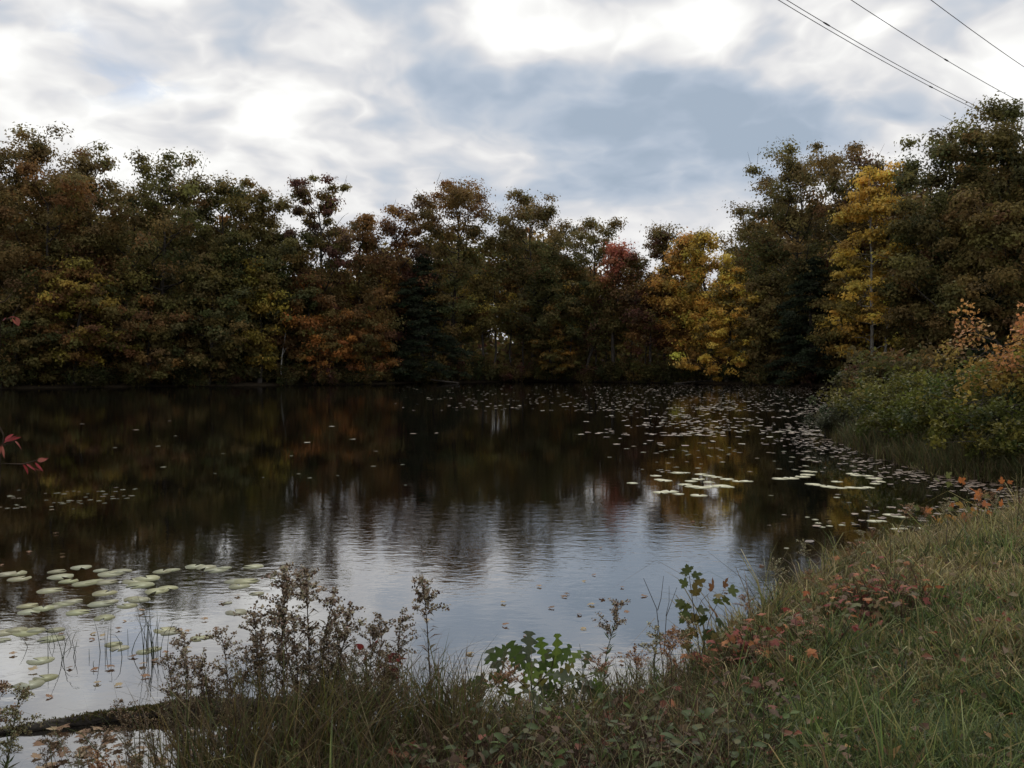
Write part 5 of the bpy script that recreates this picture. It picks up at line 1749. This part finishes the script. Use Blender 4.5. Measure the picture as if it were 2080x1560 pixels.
# ------------------------------------------------------------------ grass
def blades(P, H, W, lean_dir, lean, C, seed):
    rng = np.random.default_rng(seed)
    n = len(P)
    az = rng.uniform(0, 2 * np.pi, n)
    sd = np.stack([np.cos(az), np.sin(az), 0 * az], 1) * W[:, None]
    lv = np.stack([np.cos(lean_dir), np.sin(lean_dir), 0 * az], 1) * (lean * H)[:, None]
    up = np.zeros((n, 3))
    up[:, 2] = H
    m1 = P + up * 0.45 + lv * 0.22
    m2 = P + up * 0.80 + lv * 0.62
    tip = P + up * (1.0 - 0.22 * lean[:, None] ** 2) + lv
    V = np.stack([P - sd, P + sd, m1 - sd * 0.85, m1 + sd * 0.85, m2 - sd * 0.5, m2 + sd * 0.5, tip], 1).reshape(-1, 3)
    b = np.arange(n)[:, None] * 7
    Q = np.concatenate([b + [0, 1, 3, 2], b + [2, 3, 5, 4]])
    T = b + [4, 5, 6]
    dark = np.array([0.7, 0.7, 0.9, 0.9, 1.0, 1.0, 1.1])
    Cc = (C[:, None, :] * (0.85 + 0.0 * dark)[None, :, None]).reshape(-1, 3)
    return V, Q, T, Cc


def patch(x, y, s, ph=0.0):
    return 0.5 + 0.25 * np.sin(x * s + 1.7 * np.sin(y * s * 0.8 + ph)) + 0.25 * np.sin(y * s * 1.3 + 1.3 * np.sin(x * s * 0.7 - ph))


rng = np.random.default_rng(31)
NT_ = 31000
ty = 2.3 * np.exp(rng.uniform(0, 1, NT_) * np.log(17 / 2.3))
tx = rng.uniform(-0.72, 0.68, NT_) * ty
tsd = shore_sd(tx, ty)
keep = (tsd > -0.06) & (tsd < 9)
# the corner under the oak seedling is leafy weeds with little grass
leafy_zone = (tx / ty > -0.12) & (tx / ty < 0.24) & (ty < 5.6)
keep &= ~(leafy_zone & (rng.uniform(size=NT_) < 0.85))
tx, ty, tsd = tx[keep], ty[keep], tsd[keep]
nb = 10
tt_ = len(tx)
t_h = rng.gamma(1.3, 1 / 1.3, tt_) + 0.25                           # height of the tuft
t_c = rng.uniform(size=tt_)
t_r = rng.uniform(0.02, 0.06, tt_) * (ty / 3.5) ** 0.5
idx = np.repeat(np.arange(tt_), nb)
n = len(idx)
az = rng.uniform(0, 6.283, n)
rr = t_r[idx] * np.sqrt(rng.uniform(size=n))
xx, yy = tx[idx] + np.cos(az) * rr, ty[idx] + np.sin(az) * rr
edge = np.exp(-np.maximum(tsd[idx], 0) / 1.1)
pn = patch(tx, ty, 2.3)[idx]
pn2 = patch(tx + 5, ty - 3, 5.1, 2.0)[idx]
zz_ = np.maximum(ground_z(xx, yy), -0.03)
Hh = (0.040 + 0.040 * t_h[idx] * (0.5 + pn2) + edge * 0.048 * t_h[idx]) * rng.uniform(0.6, 1.2, n)
Wd = 0.0036 * rng.uniform(0.55, 1.3, n) * (yy / 3.5) ** 0.45
slope_straw = np.clip((tx / ty - 0.22) * 5, 0, 1)[idx] * np.clip((ty - 4.2) / 2.5, 0, 1)[idx]
p_tan = np.clip(0.16 + 0.30 * edge + 0.42 * slope_straw + 0.55 * (pn - 0.5), 0.04, 0.88)
is_tan = (0.55 * t_c[idx] + 0.45 * rng.uniform(size=n)) < p_tan
cg = pal(rng, n, [(0.088, 0.122, 0.036), (0.125, 0.155, 0.048), (0.060, 0.082, 0.030), (0.150, 0.145, 0.052), (0.045, 0.062, 0.026)], None, 0.32)
ct = pal(rng, n, [(0.25, 0.205, 0.09), (0.18, 0.145, 0.062), (0.34, 0.29, 0.15), (0.11, 0.082, 0.044), (0.21, 0.185, 0.065)], None, 0.30)
Cc = np.where(is_tan[:, None], ct * 1.3, cg * 1.32)
lean = np.clip(np.abs(rng.normal(0.75, 0.45, n)), 0, 1.7)
V, Q, T, C = blades(np.stack([xx, yy, zz_ - 0.01], 1), Hh, Wd, az + rng.normal(size=n) * 0.6, lean, Cc, 3)
g = Geo()
g.add(V, Q, T, C)
o = g.build('grass', M_GRASS)
tag(o, 'mixed green and straw coloured grass covering the near bank', 'grass', kind='stuff')

# tall sedge and dead grass along the water's edge
N = 32000
i = np.where(rng.uniform(size=N) < 0.45, rng.integers(3, 8, N), rng.integers(5, 24, N))
tpos = rng.uniform(size=N)
A_, B_ = SH[i], SH[i + 1]
q = A_ + (B_ - A_) * tpos[:, None]
wt_ = 1.0 / np.maximum(1, q[:, 1] / 6)
q = q + rng.normal(size=(N, 2)) * np.where(q[:, :1] < 0.1, 0.42, 0.28)
s_ = shore_sd(q[:, 0], q[:, 1])
kk = (s_ > -0.10) & (s_ < 1.1) & (patch(q[:, 0], q[:, 1], 4.0) * rng.uniform(0.5, 1.5, N) > 0.40)
q = q[kk]
n = len(q)
zq = np.maximum(ground_z(q[:, 0], q[:, 1]), -0.04)
Hh = rng.uniform(0.14, 0.44, n) * np.where(q[:, 0] < -0.15, 1.65, 0.85) * (0.6 + 0.5 * patch(q[:, 0], q[:, 1], 3.0, 1.0)) * np.where(q[:, 0] > 1.2, 0.72, 1.0) * np.where(q[:, 1] > 13, 1.9, 1.0)
Wd = 0.0034 * rng.uniform(0.6, 1.3, n) * (q[:, 1] / 4) ** 0.5
C0 = pal(rng, n, [(0.14, 0.105, 0.05), (0.10, 0.072, 0.04), (0.075, 0.088, 0.03), (0.18, 0.145, 0.075), (0.065, 0.045, 0.03), (0.12, 0.105, 0.03)], [3, 3, 4, 2, 2, 2], 0.2)
V, Q, T, C = blades(np.column_stack([q, zq - 0.02]), Hh, Wd, rng.uniform(0, 6.28, n), np.clip(np.abs(rng.normal(0.5, 0.35, n)), 0, 1.4), C0, 4)
g = Geo()
g.add(V, Q, T, C)
o = g.build('sedge_grass', M_GRASS)
tag(o, 'tall dry sedge fringing the water edge of the bank', 'grass', kind='stuff')

n = 5200
yb = rng.uniform(2.9, 5.3, n)
xb = rng.uniform(-0.30, 0.26, n) * yb
kk = shore_sd(xb, yb) > 0.02
xb, yb = xb[kk], yb[kk]
n = len(xb)
V, Q, T, C = blades(np.column_stack([xb, yb, ground_z(xb, yb) - 0.01]), rng.uniform(0.10, 0.36, n), 0.0026 * rng.uniform(0.6, 1.3, n), rng.uniform(0, 6.28, n), np.clip(np.abs(rng.normal(0.7, 0.45, n)), 0, 1.6),
                    pal(rng, n, [(0.20, 0.16, 0.08), (0.12, 0.085, 0.05), (0.09, 0.11, 0.035), (0.26, 0.21, 0.11), (0.08, 0.05, 0.035)], None, 0.25), 6)
g = Geo()
g.add(V, Q, T, C)
o = g.build('dead_grass', M_GRASS)
tag(o, 'dry straws poking through the leafy weeds of the near bank', 'grass', kind='stuff')

N = 15000
i = rng.integers(15, 25, N)
A_, B_ = SH[i], SH[i + 1]
q = A_ + (B_ - A_) * rng.uniform(size=(N, 1))
q = q + np.abs(rng.normal(size=(N, 1))) * 0.7 * np.array([[1.0, 0.15]])
s_ = shore_sd(q[:, 0], q[:, 1])
q = q[(s_ > -0.12) & (s_ < 2.2)]
n = len(q)
zq = np.maximum(ground_z(q[:, 0], q[:, 1]), -0.04)
V, Q, T, C = blades(np.column_stack([q, zq - 0.02]), rng.uniform(0.18, 0.62, n) * (0.5 + 0.8 * patch(q[:, 0], q[:, 1], 2.5)), 0.008 * rng.uniform(0.6, 1.3, n), rng.uniform(0, 6.28, n), np.clip(np.abs(rng.normal(0.5, 0.3, n)), 0, 1.4),
                    pal(rng, n, [(0.085, 0.095, 0.035), (0.065, 0.075, 0.028), (0.14, 0.11, 0.05), (0.10, 0.085, 0.04)], None, 0.2), 5)
g = Geo()
g.add(V, Q, T, C)
o = g.build('reed_grass', M_GRASS)
tag(o, 'rank green grass at the foot of the right bank bushes', 'grass', kind='stuff')

# fallen leaves caught in the grass
N = 6500
yy = 2.5 * np.exp(rng.uniform(0, 1, N) * np.log(12 / 2.5))
xx = rng.uniform(-0.65, 0.66, N) * yy
s_ = shore_sd(xx, yy)
kk = (s_ > 0.05) & (s_ < 8) & (patch(xx, yy, 3.0, 3) * rng.uniform(0.4, 1.6, N) > 0.45)
xx, yy = xx[kk], yy[kk]
n = len(xx)
zz_ = ground_z(xx, yy) + rng.uniform(0.02, 0.10, n)
Nn = rand_dirs(n, rng, 1.2, 0.5)
Dd = rand_dirs(n, rng)
Dd = norm(Dd - Nn * np.sum(Dd * Nn, 1, keepdims=True))
ls = rng.uniform(0.03, 0.07, n)
V, T, C = leaf_cards(np.column_stack([xx, yy, zz_]), Dd, Nn, ls, ls * 0.34, pal(rng, n, [(0.16, 0.10, 0.065), (0.11, 0.065, 0.045), (0.22, 0.15, 0.10), (0.20, 0.065, 0.04), (0.26, 0.17, 0.07)]), 0.5)
g = Geo()
g.add(V, None, T, C)
o = g.build('fallen_leaves', M_LEAF)
tag(o, 'curled brown fallen leaves caught in the bank grass', 'leaves', kind='stuff')
